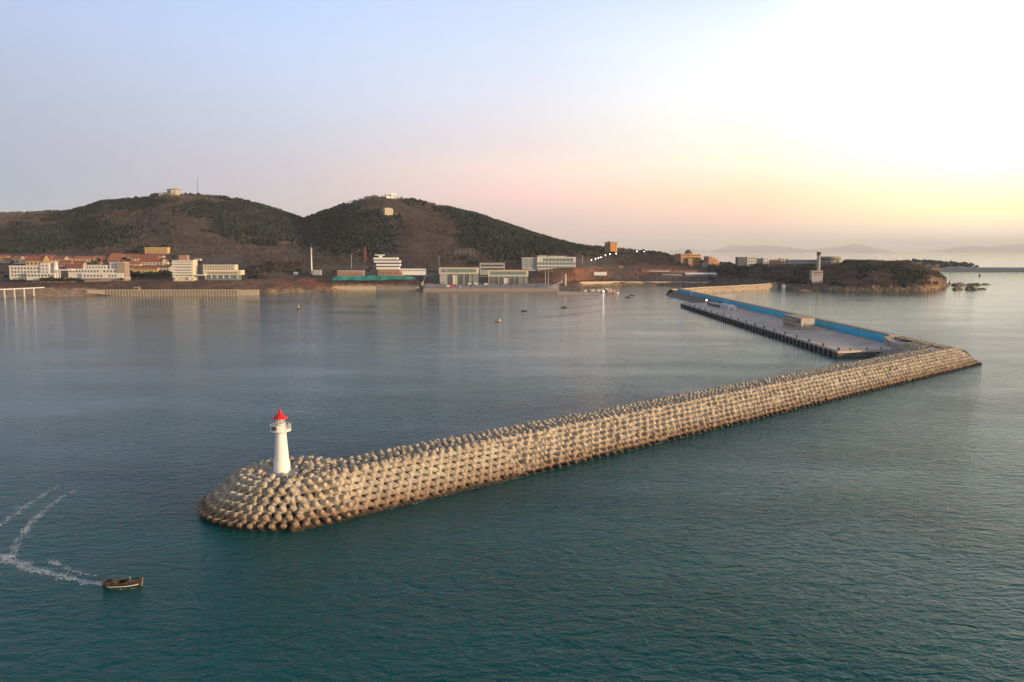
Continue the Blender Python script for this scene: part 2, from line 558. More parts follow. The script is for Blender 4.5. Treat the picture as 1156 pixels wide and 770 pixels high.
hill = npmesh('hills', V, Q, None, True)
tag(hill, 'brown wooded hills and shore banks behind the harbour', 'hills', kind='structure')
ppx, ppy = proj(V[:, 0], V[:, 1], V[:, 2])
cc = cover_colour(ppx, ppy, V[:, 0], V[:, 1], V[:, 2])
at = hill.data.color_attributes.new('cover', 'FLOAT_COLOR', 'POINT')
at.data.foreach_set('color', np.concatenate([cc, np.ones((len(cc), 1))], 1).astype(np.float32).ravel())
mg = bpy.data.materials.new('hill_ground'); mg.use_nodes = True
n_, l_ = mg.node_tree.nodes, mg.node_tree.links
b_ = n_['Principled BSDF']; b_.inputs['Roughness'].default_value = 0.95; b_.inputs['Specular IOR Level'].default_value = 0.1
va = n_.new('ShaderNodeVertexColor'); va.layer_name = 'cover'
tcx = n_.new('ShaderNodeTexCoord')
no = n_.new('ShaderNodeTexNoise'); no.inputs['Scale'].default_value = 0.18; no.inputs['Detail'].default_value = 6
l_.new(tcx.outputs['Object'], no.inputs['Vector'])
mr = n_.new('ShaderNodeMapRange'); mr.inputs['From Min'].default_value = 0.3; mr.inputs['From Max'].default_value = 0.7
mr.inputs['To Min'].default_value = 0.5; mr.inputs['To Max'].default_value = 1.5
l_.new(no.outputs['Fac'], mr.inputs['Value'])
ml = n_.new('ShaderNodeVectorMath'); ml.operation = 'SCALE'
l_.new(va.outputs['Color'], ml.inputs[0]); l_.new(mr.outputs[0], ml.inputs['Scale'])
l_.new(ml.outputs[0], b_.inputs['Base Color'])
bp = n_.new('ShaderNodeBump'); bp.inputs['Distance'].default_value = 1.0; bp.inputs['Strength'].default_value = 0.45
l_.new(no.outputs['Fac'], bp.inputs['Height']); l_.new(bp.outputs[0], b_.inputs['Normal'])
hill.data.materials.append(mg)

# ------------------------------------------------------------------ sea
rings = [0.0, 40, 120, 300, 700, 1500, 4000, 12000, 40000, 110000]
NS = 72
vs_ = [(0, 0, 0)]
for r in rings[1:]:
    for k in range(NS):
        a = 2 * PI * k / NS
        vs_.append((r * math.sin(a), 250 + r * math.cos(a), 0))
fs_ = [(0, 1 + (k + 1) % NS, 1 + k) for k in range(NS)]
for i in range(len(rings) - 2):
    for k in range(NS):
        a, b = 1 + i * NS + k, 1 + i * NS + (k + 1) % NS
        fs_.append((a, b, b + NS, a + NS))
vs_[0] = (0, 250, 0)
me = bpy.data.meshes.new('sea_water'); me.from_pydata(vs_, [], fs_); me.update()
sea = bpy.data.objects.new('sea_water', me); COL.objects.link(sea)
tag(sea, 'teal sea with fine wind ripples around the breakwater', 'water', kind='structure')

mw = bpy.data.materials.new('sea'); mw.use_nodes = True
n_, l_ = mw.node_tree.nodes, mw.node_tree.links
b_ = n_['Principled BSDF']
geo = n_.new('ShaderNodeNewGeometry')


def vmath(op, a, b=None, s=None):
    m = n_.new('ShaderNodeVectorMath'); m.operation = op
    if hasattr(a, 'default_value'): l_.new(a, m.inputs[0])
    else: m.inputs[0].default_value = a
    if b is not None:
        if hasattr(b, 'default_value'): l_.new(b, m.inputs[1])
        else: m.inputs[1].default_value = b
    return m


def fm(op, a, b=None, c=None):
    m = n_.new('ShaderNodeMath'); m.operation = op
    for i, v in enumerate((a, b, c)):
        if v is None: continue
        if hasattr(v, 'default_value'): l_.new(v, m.inputs[i])
        else: m.inputs[i].default_value = v
    return m.outputs[0]


def maprange(v, a, b, c, d, smooth=False):
    m = n_.new('ShaderNodeMapRange')
    if smooth: m.interpolation_type = 'SMOOTHSTEP'
    l_.new(v, m.inputs['Value'])
    for k, q in zip(('From Min', 'From Max', 'To Min', 'To Max'), (a, b, c, d)):
        m.inputs[k].default_value = q
    return m.outputs[0]


def noise_at(scale, rot, stretch, detail=3.0, rough=0.55, dist=0.0):
    mp = n_.new('ShaderNodeMapping'); mp.vector_type = 'POINT'
    mp.inputs['Rotation'].default_value = (0, 0, rot)
    mp.inputs['Scale'].default_value = (scale, scale * stretch, scale)
    l_.new(geo.outputs['Position'], mp.inputs['Vector'])
    t = n_.new('ShaderNodeTexNoise')
    t.inputs['Scale'].default_value = 1.0
    t.inputs['Detail'].default_value = detail
    t.inputs['Roughness'].default_value = rough
    t.inputs['Distortion'].default_value = dist
    l_.new(mp.outputs[0], t.inputs['Vector'])
    return t.outputs['Fac']


sx = n_.new('ShaderNodeSeparateXYZ'); l_.new(geo.outputs['Position'], sx.inputs[0])
Xs, Ysock = sx.outputs[0], sx.outputs[1]
# sheltered water lies behind the breakwater line
side = fm('ADD', fm('MULTIPLY', fm('ADD', Xs, 45.0), 0.653), fm('MULTIPLY', fm('SUBTRACT', Ysock, 168.0), -0.757))
shelter = maprange(side, 60.0, -220.0, 0.0, 1.0, True)
patch = noise_at(0.009, 0.35, 2.4, 4.0)
patchm = maprange(patch, 0.35, 0.65, 0.62, 1.2)
w1 = noise_at(0.48, R(22), 1.5, 4.0, 0.6, 0.5)      # ripples of a couple of metres
w2 = noise_at(0.21, R(-16), 1.8, 3.0, 0.55, 0.5)     # small waves
w3 = noise_at(0.035, R(20), 1.6, 2.0, 0.5)          # slow swell
w4 = noise_at(1.5, R(40), 1.6, 3.0, 0.6)
h = fm('ADD', fm('MULTIPLY', w1, 0.55), fm('MULTIPLY', w2, 0.95))
h = fm('ADD', h, fm('MULTIPLY', w3, 0.45))
h = fm('ADD', h, fm('MULTIPLY', w4, 0.15))
amp = fm('MULTIPLY', patchm, maprange(shelter, 0.0, 1.0, 1.0, 0.36))
h = fm('MULTIPLY', fm('MULTIPLY', h, amp), 0.58)


def wave_train(p, q, lam, width, ampl):
    """ripples left by a boat along the line p-q"""
    p, q = Vector((p.x, p.y, 0)), Vector((q.x, q.y, 0))
    d = (q - p); Ln = d.length; d = d / Ln
    al = fm('ADD', fm('MULTIPLY', fm('SUBTRACT', Xs, p.x), d.x), fm('MULTIPLY', fm('SUBTRACT', Ysock, p.y), d.y))
    ac = fm('ADD', fm('MULTIPLY', fm('SUBTRACT', Xs, p.x), -d.y), fm('MULTIPLY', fm('SUBTRACT', Ysock, p.y), d.x))
    t = fm('DIVIDE', al, Ln)
    ac = fm('ADD', ac, fm('MULTIPLY', fm('MULTIPLY', fm('SUBTRACT', t, 0.5), fm('SUBTRACT', t, 0.5)), Ln * 0.10))
    m = fm('MULTIPLY', maprange(t, 0.0, 0.35, 0.0, 1.0, True), maprange(t, 0.55, 1.0, 1.0, 0.0, True))
    m = fm('MULTIPLY', m, maprange(w2, 0.3, 0.7, 0.2, 1.3))
    env = fm('POWER', 2.718, fm('MULTIPLY', fm('POWER', fm('ABSOLUTE', fm('DIVIDE', ac, width)), 2.0), -1.0))
    s = fm('SINE', fm('MULTIPLY', ac, 2 * PI / lam))
    return fm('MULTIPLY', fm('MULTIPLY', fm('MULTIPLY', s, env), m), ampl)


h = fm('ADD', h, wave_train(atz(84, 612), atz(262, 540), 2.6, 3.2, 0.05))
h = fm('ADD', h, wave_train(atz(60, 640), atz(240, 562), 2.4, 3.0, 0.025))
for p, q in (((566, 363.5), (730, 346)), ((594, 351.5), (700, 342.5)), ((636, 347), (740, 338)), ((560, 362), (540, 352))):
    h = fm('ADD', h, wave_train(atz(*p), atz(*q), 9.0, 5.0, 0.35))
bp = n_.new('ShaderNodeBump'); bp.inputs['Strength'].default_value = 1.0; bp.inputs['Distance'].default_value = 1.0
l_.new(h, bp.inputs['Height']); l_.new(bp.outputs[0], b_.inputs['Normal'])
tint = noise_at(0.012, 0.2, 2.0, 3.0)
rp = n_.new('ShaderNodeValToRGB')
rp.color_ramp.elements[0].position = 0.3; rp.color_ramp.elements[0].color = (0.0, 0.058, 0.057, 1)
rp.color_ramp.elements[1].position = 0.7; rp.color_ramp.elements[1].color = (0.0, 0.086, 0.081, 1)
l_.new(tint, rp.inputs[0]); l_.new(rp.outputs[0], b_.inputs['Base Color'])
b_.inputs['Roughness'].default_value = 0.06
b_.inputs['IOR'].default_value = 1.24
b_.inputs['Specular IOR Level'].default_value = 0.5
b_.inputs['Specular Tint'].default_value = (0.25, 0.9, 1.0, 1)
sea.data.materials.append(mw)

# ------------------------------------------------------------------ far islands, seen through the haze
def island(px0, px1, prof, Y, name='far_island', lab=None):
    n = len(prof)
    pts = np.linspace(0, 1, 60)
    hts = np.interp(pts, [p[0] for p in prof], [p[1] for p in prof])
    depth = np.linspace(-1, 1, 13)
    V = []
    for t, hp in zip(pts, hts):
        px = px0 + (px1 - px0) * t
        base = atY(px, 284, Y)
        for d in depth:
            yy = Y + d * Y * 0.03
            top = CAMH + hp * Y / F
            z = top * (1 - abs(d) ** 1.5) * (0.85 + 0.3 * vnoise(px * 0.13, d * 3, 5)) - 10
            if d == 0: z = top
            V.append((base.x * yy / Y, yy, z))
    V = np.array(V); ix = np.arange(len(pts) * 13).reshape(len(pts), 13)
    Q = np.stack([ix[:-1, :-1].ravel(), ix[1:, :-1].ravel(), ix[1:, 1:].ravel(), ix[:-1, 1:].ravel()], 1)
    o = npmesh(name, V, Q, mat('island_slope', (0.05, 0.055, 0.05), 0.95, 0.3, 0.001), True)
    return tag(o, lab, 'island', kind='structure')


island(800, 928, [(0, 0), (0.12, 3.5), (0.2, 7.2), (0.38, 6), (0.5, 7.2), (0.7, 5), (1, 0)], 55000, lab='long hazy island on the horizon left of the control tower')
island(905, 1008, [(0, 1), (0.25, 4), (0.4, 5), (0.58, 8.6), (0.75, 5), (1, 0)], 57000, lab='peaked hazy island on the horizon behind the headland')
island(1048, 1185, [(0, 0), (0.2, 4), (0.34, 6.6), (0.5, 4.5), (0.7, 7.8), (0.8, 7.6), (1, 4)], 58000, lab='double hazy island at the right end of the horizon')
island(752, 800, [(0, 0), (0.45, 3.8), (0.7, 2.2), (1, 0)], 62000, lab='small faint island low on the horizon behind the orange stepped hotel')

# haze: one closed box of thin even air round the camera and the whole scene
hz = MB().box(-90000, 90000, -1500, 85000, -12, 1000)
hzo = hz.build('haze', None)
tag(hzo, 'thin pale sea haze', 'haze', kind='stuff')
mh = bpy.data.materials.new('haze_air'); mh.use_nodes = True
n2, l2 = mh.node_tree.nodes, mh.node_tree.links
n2.remove(n2['Principled BSDF'])
pv = n2.new('ShaderNodeVolumePrincipled')
pv.inputs['Color'].default_value = (0.985, 0.985, 0.99, 1)
pv.inputs['Density'].default_value = 3.2e-5
l2.new(pv.outputs[0], n2['Material Output'].inputs['Volume'])
hzo.data.materials.append(mh)


# ------------------------------------------------------------------ woods on the hills (a far mass nobody could count)
def ico(sub):
    bm = bmesh.new(); bmesh.ops.create_icosphere(bm, subdivisions=sub, radius=1.0)
    v = np.array([p.co[:] for p in bm.verts]); f = np.array([[q.index for q in p.verts] for p in bm.faces]); bm.free()
    return v, f


def scatter_mesh(name, temps, P, S, A, m):
    """one mesh of many crowns: P positions, S (n,2) radius/height, A template index"""
    Vs, Fs, o = [], [], 0
    for ti, (v, f) in enumerate(temps):
        sel = np.where(A == ti)[0]
        if len(sel) == 0: continue
        ang = NP.uniform(0, 2 * PI, len(sel)); c, s = np.cos(ang), np.sin(ang)
        x = v[None, :, 0] * S[sel, None, 0]; y = v[None, :, 1] * S[sel, None, 0]; z = v[None, :, 2] * S[sel, None, 1]
        X = x * c[:, None] - y * s[:, None] + P[sel, None, 0]
        Y = x * s[:, None] + y * c[:, None] + P[sel, None, 1]
        Z = z + P[sel, None, 2]
        vv = np.stack([X, Y, Z], 2).reshape(-1, 3)
        ff = (f[None] + (np.arange(len(sel)) * len(v))[:, None, None]).reshape(-1, f.shape[1]) + o
        Vs.append(vv); Fs.append(ff); o += len(vv)
    return npmesh(name, np.concatenate(Vs), np.concatenate(Fs), m, False)


iv, if_ = ico(1)
pine_t = []
for k in range(4):
    v = iv * (1 + NP.uniform(-0.32, 0.32, (len(iv), 1)))
    v[:, 2] = v[:, 2] * 0.5 + 0.5
    v[:, :2] *= (1.25 - 0.75 * np.clip(v[:, 2:3], 0, 1))
    pine_t.append((v, if_))
bare_t = []
for k in range(5):
    vs, fs = [], []
    for j in range(20):
        d = NP.normal(size=3); d /= np.linalg.norm(d); d *= NP.uniform(0.3, 1) ** 0.5
        c = np.array([d[0], d[1], 0.55 + 0.45 * d[2]])
        up = np.array([d[0] * .5, d[1] * .5, 0.8]); sd = NP.normal(size=3) * 0.16
        vs += [c - sd, c + sd, c + up * NP.uniform(0.25, 0.5)]
        fs.append([3 * j, 3 * j + 1, 3 * j + 2])
    bare_t.append((np.array(vs), np.array(fs)))

for m_, spread in ((M_pine, .55), (M_bare, .6)):
    n_, l_ = m_.node_tree.nodes, m_.node_tree.links
    b_ = n_['Principled BSDF']
    src = b_.inputs['Base Color'].links[0].from_socket
    g_ = n_.new('ShaderNodeNewGeometry')
    mr = n_.new('ShaderNodeMapRange'); l_.new(g_.outputs['Random Per Island'], mr.inputs['Value'])
    mr.inputs['To Min'].default_value = 1 - spread; mr.inputs['To Max'].default_value = 1 + spread
    ml = n_.new('ShaderNodeVectorMath'); ml.operation = 'SCALE'
    l_.new(src, ml.inputs[0]); l_.new(mr.outputs[0], ml.inputs['Scale'])
    l_.new(ml.outputs[0], b_.inputs['Base Color'])

# candidate spots over the visible face of the land
cand = []
n_c = 88000
pxr = NP.uniform(-110, 1072, n_c)
Ys, bo, zb, Ym, zm, Yr, zr, Yb = col_params(pxr)
y_lo = Ys + bo + np.where(pxr > 860, -8, 20)
y_hi = Yr + 70
u_ = NP.uniform(0, 1, n_c)
Yc = y_lo + (y_hi - y_lo) * u_
keep = NP.uniform(0, 1, n_c) < np.where(pxr > 860, 0.62, ((y_hi - y_lo) / 1300.0).clip(0, 1) * (Yc / 2300.0) * 1.15)
pxr, Yc, Yr_, Yb_, Ys_ = pxr[keep], Yc[keep], Yr[keep], Yb[keep], Ys[keep]
Xc = (pxr - 578) / F * (Yc * CP + 40 * SP)
Zc = terr(Xc, Yc)
qx, qy = proj(Xc, Yc, Zc)


def el(x, y, rx, ry, w):
    return w * np.exp(-(((qx - x) / rx) ** 2 + ((qy - y) / ry) ** 2) ** 2)


score = (el(60, 268, 75, 16, .9) + el(0, 275, 60, 14, .6) + el(130, 262, 40, 10, .35) + el(150, 231, 55, 5, .8) + el(108, 238, 22, 5, .7)
         + el(288, 250, 48, 26, 1.0) + el(250, 236, 40, 12, .8) + el(215, 238, 20, 10, .6) + el(330, 262, 45, 18, .8) + el(240, 262, 22, 5, .35) + el(190, 262, 26, 10, .45)
         + el(405, 262, 58, 26, 1.1) + el(380, 244, 26, 10, .8) + el(430, 280, 60, 12, .55) + el(470, 229, 20, 4, .8) + el(520, 241, 40, 7, .9)
         + el(585, 268, 60, 20, 1.2) + el(550, 252, 40, 10, 1.0) + el(620, 280, 40, 8, .9) + el(665, 283, 22, 5, .7) + el(530, 268, 25, 14, .5)
         + el(185, 290, 20, 4, .3) + el(850, 308, 50, 6, .6) + el(960, 303, 60, 5, .65) + el(930, 316, 50, 8, .5) + el(1000, 311, 50, 7, .6) + el(820, 300, 40, 4, .3)
         - el(478, 262, 38, 24, .9) - el(180, 245, 45, 8, .3) - el(510, 285, 40, 12, .4))
nz = fbm(Xc, Yc, 90, 4, 77) * 0.8 + fbm(Xc, Yc, 24, 2, 78) * 0.75
is_pine = score + nz > 0.40
rnd = NP.uniform(0, 1, len(qx))
# keep the town, the quay and the open ground free of trees
clear = ((qx < 280) & (qy > 286)) | ((qx > 370) & (qx < 655) & (qy > 299)) | ((qx > 655) & (qx < 880) & (qy > 300) & (qx < 800)) | ((qx > 640) & (qx < 700) & (qy > 291)) | ((qx > 176) & (qx < 243) & (qy < 221.5)) | ((qx > 427) & (qx < 452) & (qy < 225)) | ((qx > 430) & (qx < 450) & (qy > 234) & (qy < 246)) | ((qx > 915) & (qx < 932) & (qy > 309)) | ((qx > 300) & (qx < 375) & (qy > 310))
clear |= (qx > 1058) & (qy > 318)
clear |= (qx > 828) & (qx < 952) & (qy < 302)
clear |= (qx > 160) & (qx < 192) & (qy > 286) 
is_bare = ~is_pine & (rnd < np.clip(0.62 + nz * 0.8 + 0.25 * ((qy > 284) & (qx > 280)) + 0.35 * (qx > 860), 0, 1))
is_pine &= ~clear
is_bare &= ~(clear & (rnd > 0.04))
far_k = np.clip(Yc / 2000, 0.55, 1.1)
P = np.stack([Xc, Yc, Zc - 0.4], 1)
k = np.where(is_pine)[0]
S = np.stack([NP.uniform(3.4, 6.0, len(k)) * far_k[k], NP.uniform(6.0, 12.0, len(k)) * far_k[k]], 1)
o = scatter_mesh('pine_forest', pine_t, P[k], S, NP.integers(0, 4, len(k)), M_pine)
tag(o, 'dark green pine forest covering the slopes of both hills', 'forest', kind='stuff')
k = np.where(is_bare)[0]
S = np.stack([NP.uniform(2.6, 4.4, len(k)) * far_k[k], NP.uniform(4.5, 8.0, len(k)) * far_k[k]], 1)
o = scatter_mesh('bare_woodland', bare_t, P[k], S, NP.integers(0, 5, len(k)), M_bare)
tag(o, 'brown leafless scrub and woodland between the pines', 'woodland', kind='stuff')
print('PINE', is_pine.sum(), 'BARE', is_bare.sum())


# ------------------------------------------------------------------ buildings
WINMESH = {}


def win_mesh(w, h_, m):
    key = (round(w, 2), round(h_, 2), m.name)
    if key not in WINMESH:
        WINMESH[key] = MB().box(-w / 2, w / 2, -0.12, 0.1, -h_ / 2, h_ / 2).mesh('window', m)
    return WINMESH[key]


def put_windows(root, x0, x1, y, z0, z1, rows, cols, wf=0.5, hf=0.5, m=None, name='window', face='front'):
    """each window its own part; positions relative to the thing's base"""
    m = m or M_glass
    cw, rh = (x1 - x0) / cols, (z1 - z0) / rows
    me = win_mesh(cw * wf, rh * hf, m)
    for r in range(rows):
        for c in range(cols):
            o = bpy.data.objects.new(name, me); COL.objects.link(o); o.parent = root
            a = x0 + cw * (c + 0.5)
            if face == 'front':
                o.location = (a, y, z0 + rh * (r + 0.5))
            else:
                o.location = (y, a, z0 + rh * (r + 0.5)); o.rotation_euler = (0, 0, PI / 2)


def rect(px0, px1, pyb, pyt, Y):
    """X0, X1, Z0, Z1 of a picture rectangle standing at distance Y"""
    a, b = atY(px0, pyb, Y), atY(px1, pyt, Y)
    return a.x, b.x, a.z, b.z


class Bld:
    """a building: Empty at the base with wall, roof and window parts"""

    def __init__(s, name, label, cat, px, Y, pyb, group=None, rz=0.0):
        a = atY(px, pyb, Y)
        s.Y = Y
        s.o = Vector((a.x, Y, a.z))
        s.root = thing(name, label, cat, s.o, rz, group)

    def r(s, px0, px1, pyb, pyt, dy=0.0):
        x0, x1, z0, z1 = rect(px0, px1, pyb, pyt, s.Y + dy)
        return x0 - s.o.x, x1 - s.o.x, z0 - s.o.z, z1 - s.o.z

    def wall(s, px0, px1, pyb, pyt, m, dy=0.0, dep=14.0, sink=4.0, name='wall', cornice=None, roof=M_roofg):
        x0, x1, z0, z1 = s.r(px0, px1, pyb, pyt, dy)
        MB().box(x0, x1, dy, dy + dep, z0 - sink, z1).build(name, m, s.root)
        if cornice:
            t = 0.45
            MB().box(x0 - t, x1 + t, dy - t, dy + dep + t, z1 + 0.003, z1 + 0.6).build('parapet', cornice, s.root)
            MB().box(x0 + 0.3, x1 - 0.3, dy + 0.3, dy + dep - 0.3, z1 + 0.603, z1 + 0.64).build('roof', roof, s.root)
        return x0, x1, z0, z1

    def slab(s, px0, px1, pyb, pyt, m, dy, dep, name):
        x0, x1, z0, z1 = s.r(px0, px1, pyb, pyt, dy)
        MB().box(x0, x1, dy, dy + dep, z0, z1).build(name, m, s.root)

    def win(s, px0, px1, pyb, pyt, rows, cols, dy=0.0, wf=0.5, hf=0.5, m=None, name='window'):
        x0, x1, z0, z1 = s.r(px0, px1, pyb, pyt, dy)
        put_windows(s.root, x0, x1, dy, z0, z1, rows, cols, wf, hf, m, name)

    def bands(s, px0, px1, pyb, pyt, rows, dy=0.0, hf=0.45, m=None, inset=0.02):
        x0, x1, z0, z1 = s.r(px0, px1, pyb, pyt, dy)
        rh = (z1 - z0) / rows
        for k in range(rows):
            zc = z0 + rh * (k + 0.45)
            MB().box(x0, x1, dy - 0.12, dy + 0.2, zc - rh * hf / 2, zc + rh * hf / 2).build('window_band', m or M_glass, s.root)

    def side_win(s, px1, dy0, dy1, pyb, pyt, rows, cols, dy=0.0, wf=0.45, hf=0.5, m=None):
        x0, x1, z0, z1 = s.r(px1 - 1, px1, pyb, pyt, dy)
        put_windows(s.root, dy0, dy1, x1, z0, z1, rows, cols, wf, hf, m, 'window', 'side')


def hitY(px, py):
    return hit(px, py).y


# --- white seafront hotel at the far left
b = Bld('hotel', 'long white three storey hotel at the left end of the town, above a pinkish podium', 'hotel', 33, 1185, 321)
b.wall(22, 62, 321, 313.6, M_pink, dep=16, cornice=M_pink)
b.win(25, 46, 319.5, 314.2, 2, 7, wf=0.4)
b.wall(11, 46, 313, 300.3, M_white, dy=5, dep=16, cornice=M_white2)
b.win(12.5, 44.5, 313, 301, 3, 9, dy=5)
b.wall(46.3, 55, 313, 297.5, M_white, dy=3, dep=18, cornice=M_white2)
b.win(47, 54.5, 309, 298.5, 3, 2, dy=3, wf=.4, hf=.4)
b.wall(30, 62, 313.2, 308.6, M_white, dy=-1, dep=5.7, cornice=M_white2)
b.win(31, 61, 313, 309.2, 1, 8, dy=-1, wf=.6)
# --- second white hotel
b = Bld('hotel', 'stepped white terraced hotel with a pink tower at its right end', 'hotel', 110, 1185, 320)
b.wall(92, 141, 321, 314.0, M_pink, dep=18, cornice=M_white)
b.win(94, 115, 319.5, 314.6, 2, 8, wf=.4)
b.wall(60, 92, 321, 313.8, M_pink, dep=12, dy=4)
b.wall(92.5, 139, 313.6, 308.9, M_white, dy=3, dep=16, cornice=M_white2)
b.win(94, 116, 313.4, 309.4, 1, 6, dy=3)
b.win(122, 132, 313.4, 309.4, 1, 3, dy=3)
b.wall(77, 140, 308.6, 304.0, M_white, dy=7, dep=14, sink=8, cornice=M_white2)
b.win(78, 112, 308.4, 304.2, 1, 10, dy=7)
b.win(116, 131, 308.4, 304.2, 1, 4, dy=7)
b.wall(94, 120, 303.7, 299.7, M_white, dy=9, dep=12, cornice=M_white2)
b.win(97, 120, 303.6, 300, 1, 7, dy=9, wf=.4)
b.wall(124, 132.5, 303.6, 296.7, M_white, dy=10, dep=10, cornice=M_white2)
b.win(125, 132, 303.5, 297, 2, 2, dy=10, wf=.35, hf=.35)
b.wall(132.8, 140.5, 313.6, 296.6, M_pink, dy=5, dep=15, cornice=M_white)
# --- round white entrance tower with a canopy
b = Bld('entrance_tower', 'round white tower with a flat canopy between the two white hotels', 'tower', 63.5, 1192, 313)
x0, x1, z0, z1 = b.r(61, 66.3, 313, 295.8)
MB().lathe([(3.4, -4), (3.4, z1), (3.8, z1 + .02), (3.8, z1 + .7)], 20, 0, 0).build('wall', M_white2, b.root)
b.slab(60.5, 81, 305.4, 304.2, M_white2, -6, 11, 'canopy')
for pxp in (64.8, 67.5):
    x0, x1, z0, z1 = b.r(pxp, pxp + .5, 313, 305.4, -5.5)
    MB().box(x0, x1, -5.5, -5, -3, z1).build('pillar', M_white2, b.root)


# --- villas on the slope
def villa(label, px0, px1, pyb, pye, pyt, wm, rm, rows=1, cols=5, hip=2.0, dep=11.0, Y=None, gable_end=None, group='red roofed villas on the slope', below=5.0):
    Y = Y or hitY((px0 + px1) / 2, pyb)
    b = Bld('villa', label, 'villa', (px0 + px1) / 2, Y, pyb, group)
    x0, x1, z0, z1 = b.r(px0, px1, pyb, pye)
    MB().box(x0, x1, 0, dep, -below, z1).build('wall', wm, b.root)
    _, _, _, zt = b.r(px0, px1, pyb, pyt)
    MB().gable(x0 - .7, x1 + .7, -.8, dep + .8, z1 + .01, zt, hip).build('roof', rm, b.root)
    put_windows(b.root, x0 + .5, x1 - .5, 0, 0.3, z1, rows, cols, .42, .5)
    if gable_end:
        g = (x1 - x0) * gable_end
        m = MB()
        m.add([(x1 - g, -1.4, -below), (x1, -1.4, -below), (x1, -1.4, z1), ((2 * x1 - g) / 2, -1.4, zt - .6), (x1 - g, -1.4, z1),
               (x1 - g, 2, -below), (x1, 2, -below), (x1, 2, z1), ((2 * x1 - g) / 2, 2, zt - .6), (x1 - g, 2, z1)],
              [(0, 1, 2, 3, 4), (9, 8, 7, 6, 5), (1, 6, 7, 2), (2, 7, 8, 3), (3, 8, 9, 4), (4, 9, 5, 0)])
        m.build('gable', wm, b.root)
    return b


villa('low villa with a wide orange roof at the left edge of the town', -6, 13, 297, 294.2, 290.5, M_cream, M_tile2, cols=7)
villa('cream villa with two pale gables left of the long dull red roof', 14, 28, 298, 292.6, 289.2, M_cream, M_tile2, cols=4, gable_end=.4)
villa('large villa with a long dull red roof and a sunlit yellow gable end', 29, 56, 300, 294.8, 288.4, M_yellow, M_tiled, cols=6, hip=.5, gable_end=.28)
villa('villa with a dull red roof hidden behind the round entrance tower', 58.5, 78, 297, 293.0, 289.4, M_cream, M_tiled, cols=5, gable_end=.3)
villa('brown villa with a pale flat eave right of the round entrance tower', 66, 79.5, 303.5, 296.5, 293.6, M_brick, M_tile, rows=2, cols=4, hip=.3)
villa('bungalow with a broad orange red roof and cream walls among dark bushes', 82, 106, 295.5, 292.6, 289.2, M_cream, M_tile2, cols=6)
villa('dull red roof peeping over the left end of the stepped white hotel', 75, 93, 303.6, 302, 297.5, M_brick, M_tiled, cols=4)
villa('small red roofed house right behind the top tier of the stepped hotel', 100, 113, 299, 297.6, 295, M_brick, M_tile, cols=3)
villa('villa with a tall pointed orange roof above the pink tower', 122, 139, 296.5, 292.4, 285.8, M_brick, M_tile2, cols=4, hip=5)
villa('villa with a wide red roof left of the one with the pointed roof', 114, 124, 296.4, 293.4, 289.6, M_brick, M_tiled, cols=3)
villa('topmost row villa with a long orange roof below the yellow apartment block', 136, 156, 291.8, 290.0, 286.8, M_cream, M_tile2, cols=6)
villa('row villa with a dark red roof and white dormers below the yellow block', 148, 178, 294.2, 291.8, 287.6, M_cream, M_tile, cols=7)
villa('row villa with a red roof and lilac white gables near the tower hotel', 156, 188, 299.5, 296, 292, M_cream, M_tile, cols=8, gable_end=.16)
villa('yellow two storey guest house with a red roof among dark trees', 150, 177.5, 308.5, 303.3, 300.2, M_yellow, M_tile, rows=2, cols=8)
villa('white cottage with small red gables left of the tower hotel', 180, 195, 306.5, 302.6, 300.6, M_white, M_tile, cols=4, gable_end=.3)
villa('small white hut on the slope behind the tower hotel', 219, 226.3, 294.2, 292.4, 291.4, M_white, M_roofg, cols=2, dep=6, group=None)

villa('pale villa with a tiled roof tucked between bushes above the left white hotel', 44, 60, 291.5, 289.8, 287.4, M_cream, M_tiled, cols=5)
villa('small orange roofed cottage left of the pointed orange roof', 106, 117, 292.6, 290.8, 288.6, M_cream, M_tile2, cols=4)
villa('narrow cream house with a red roof between the pink tower and the yellow guest house', 141, 149.5, 305.5, 302.6, 299.4, M_cream, M_tile, cols=3)
villa('lower row house with a long red roof behind the yellow guest house', 140, 158, 301.0, 298.6, 295.2, M_white, M_tile2, cols=7)
villa('pale house with an orange roof at the far left edge behind the first villa', -8, 8, 291.4, 290, 287.8, M_cream, M_tile2, cols=5)
villa('cream row villa directly below the yellow apartment block with a long tiled roof', 160, 184, 290.6, 289.2, 286.6, M_cream, M_tiled, cols=7)
villa('low brick annex with a red roof behind the stepped hotel terraces', 80, 95, 299.4, 297.2, 294.6, M_cream, M_tile, cols=5)
b = Bld('apartment_block', 'yellow three storey block with arched windows alone above the red roofs', 'apartment block', 176.5, hitY(176.5, 287), 287)
b.wall(163.8, 189, 287, 279.6, M_yellow, dep=12, cornice=M_yellow)
b.win(165, 188, 287, 280, 3, 10, wf=.5, hf=.45)

b = Bld('tower_hotel', 'six storey cream tower hotel with banded floors and v shaped supports', 'hotel', 205.5, 1182, 315.3)
b.wall(195.5, 217.5, 315.3, 294.2, M_cream, dep=18, cornice=M_white2, sink=4)
for k in range(6):
    yb = 312.8 - k * 3.1
    b.slab(194.5 - .25 * k, 218.0, yb + .3, yb - 1.1, M_white2, -1.6, 1.58, 'balcony')
b.bands(198, 215.5, 313, 294.6, 6, hf=.4)
for pv_ in (199, 214):
    x0, x1, z0, z1 = b.r(pv_ - 1.8, pv_ + 1.8, 315.5, 311.8, -2.5)
    m = MB(); xm = (x0 + x1) / 2
    m.tube((x0, -2.3, z1), (xm, -2.3, -1), .45); m.tube((x1, -2.3, z1), (xm, -2.3, -1), .45)
    m.build('support', M_white2, b.root)
b.wall(202, 211, 293.6, 288.2, M_brick, dy=4, dep=9, sink=0, name='roof_house')
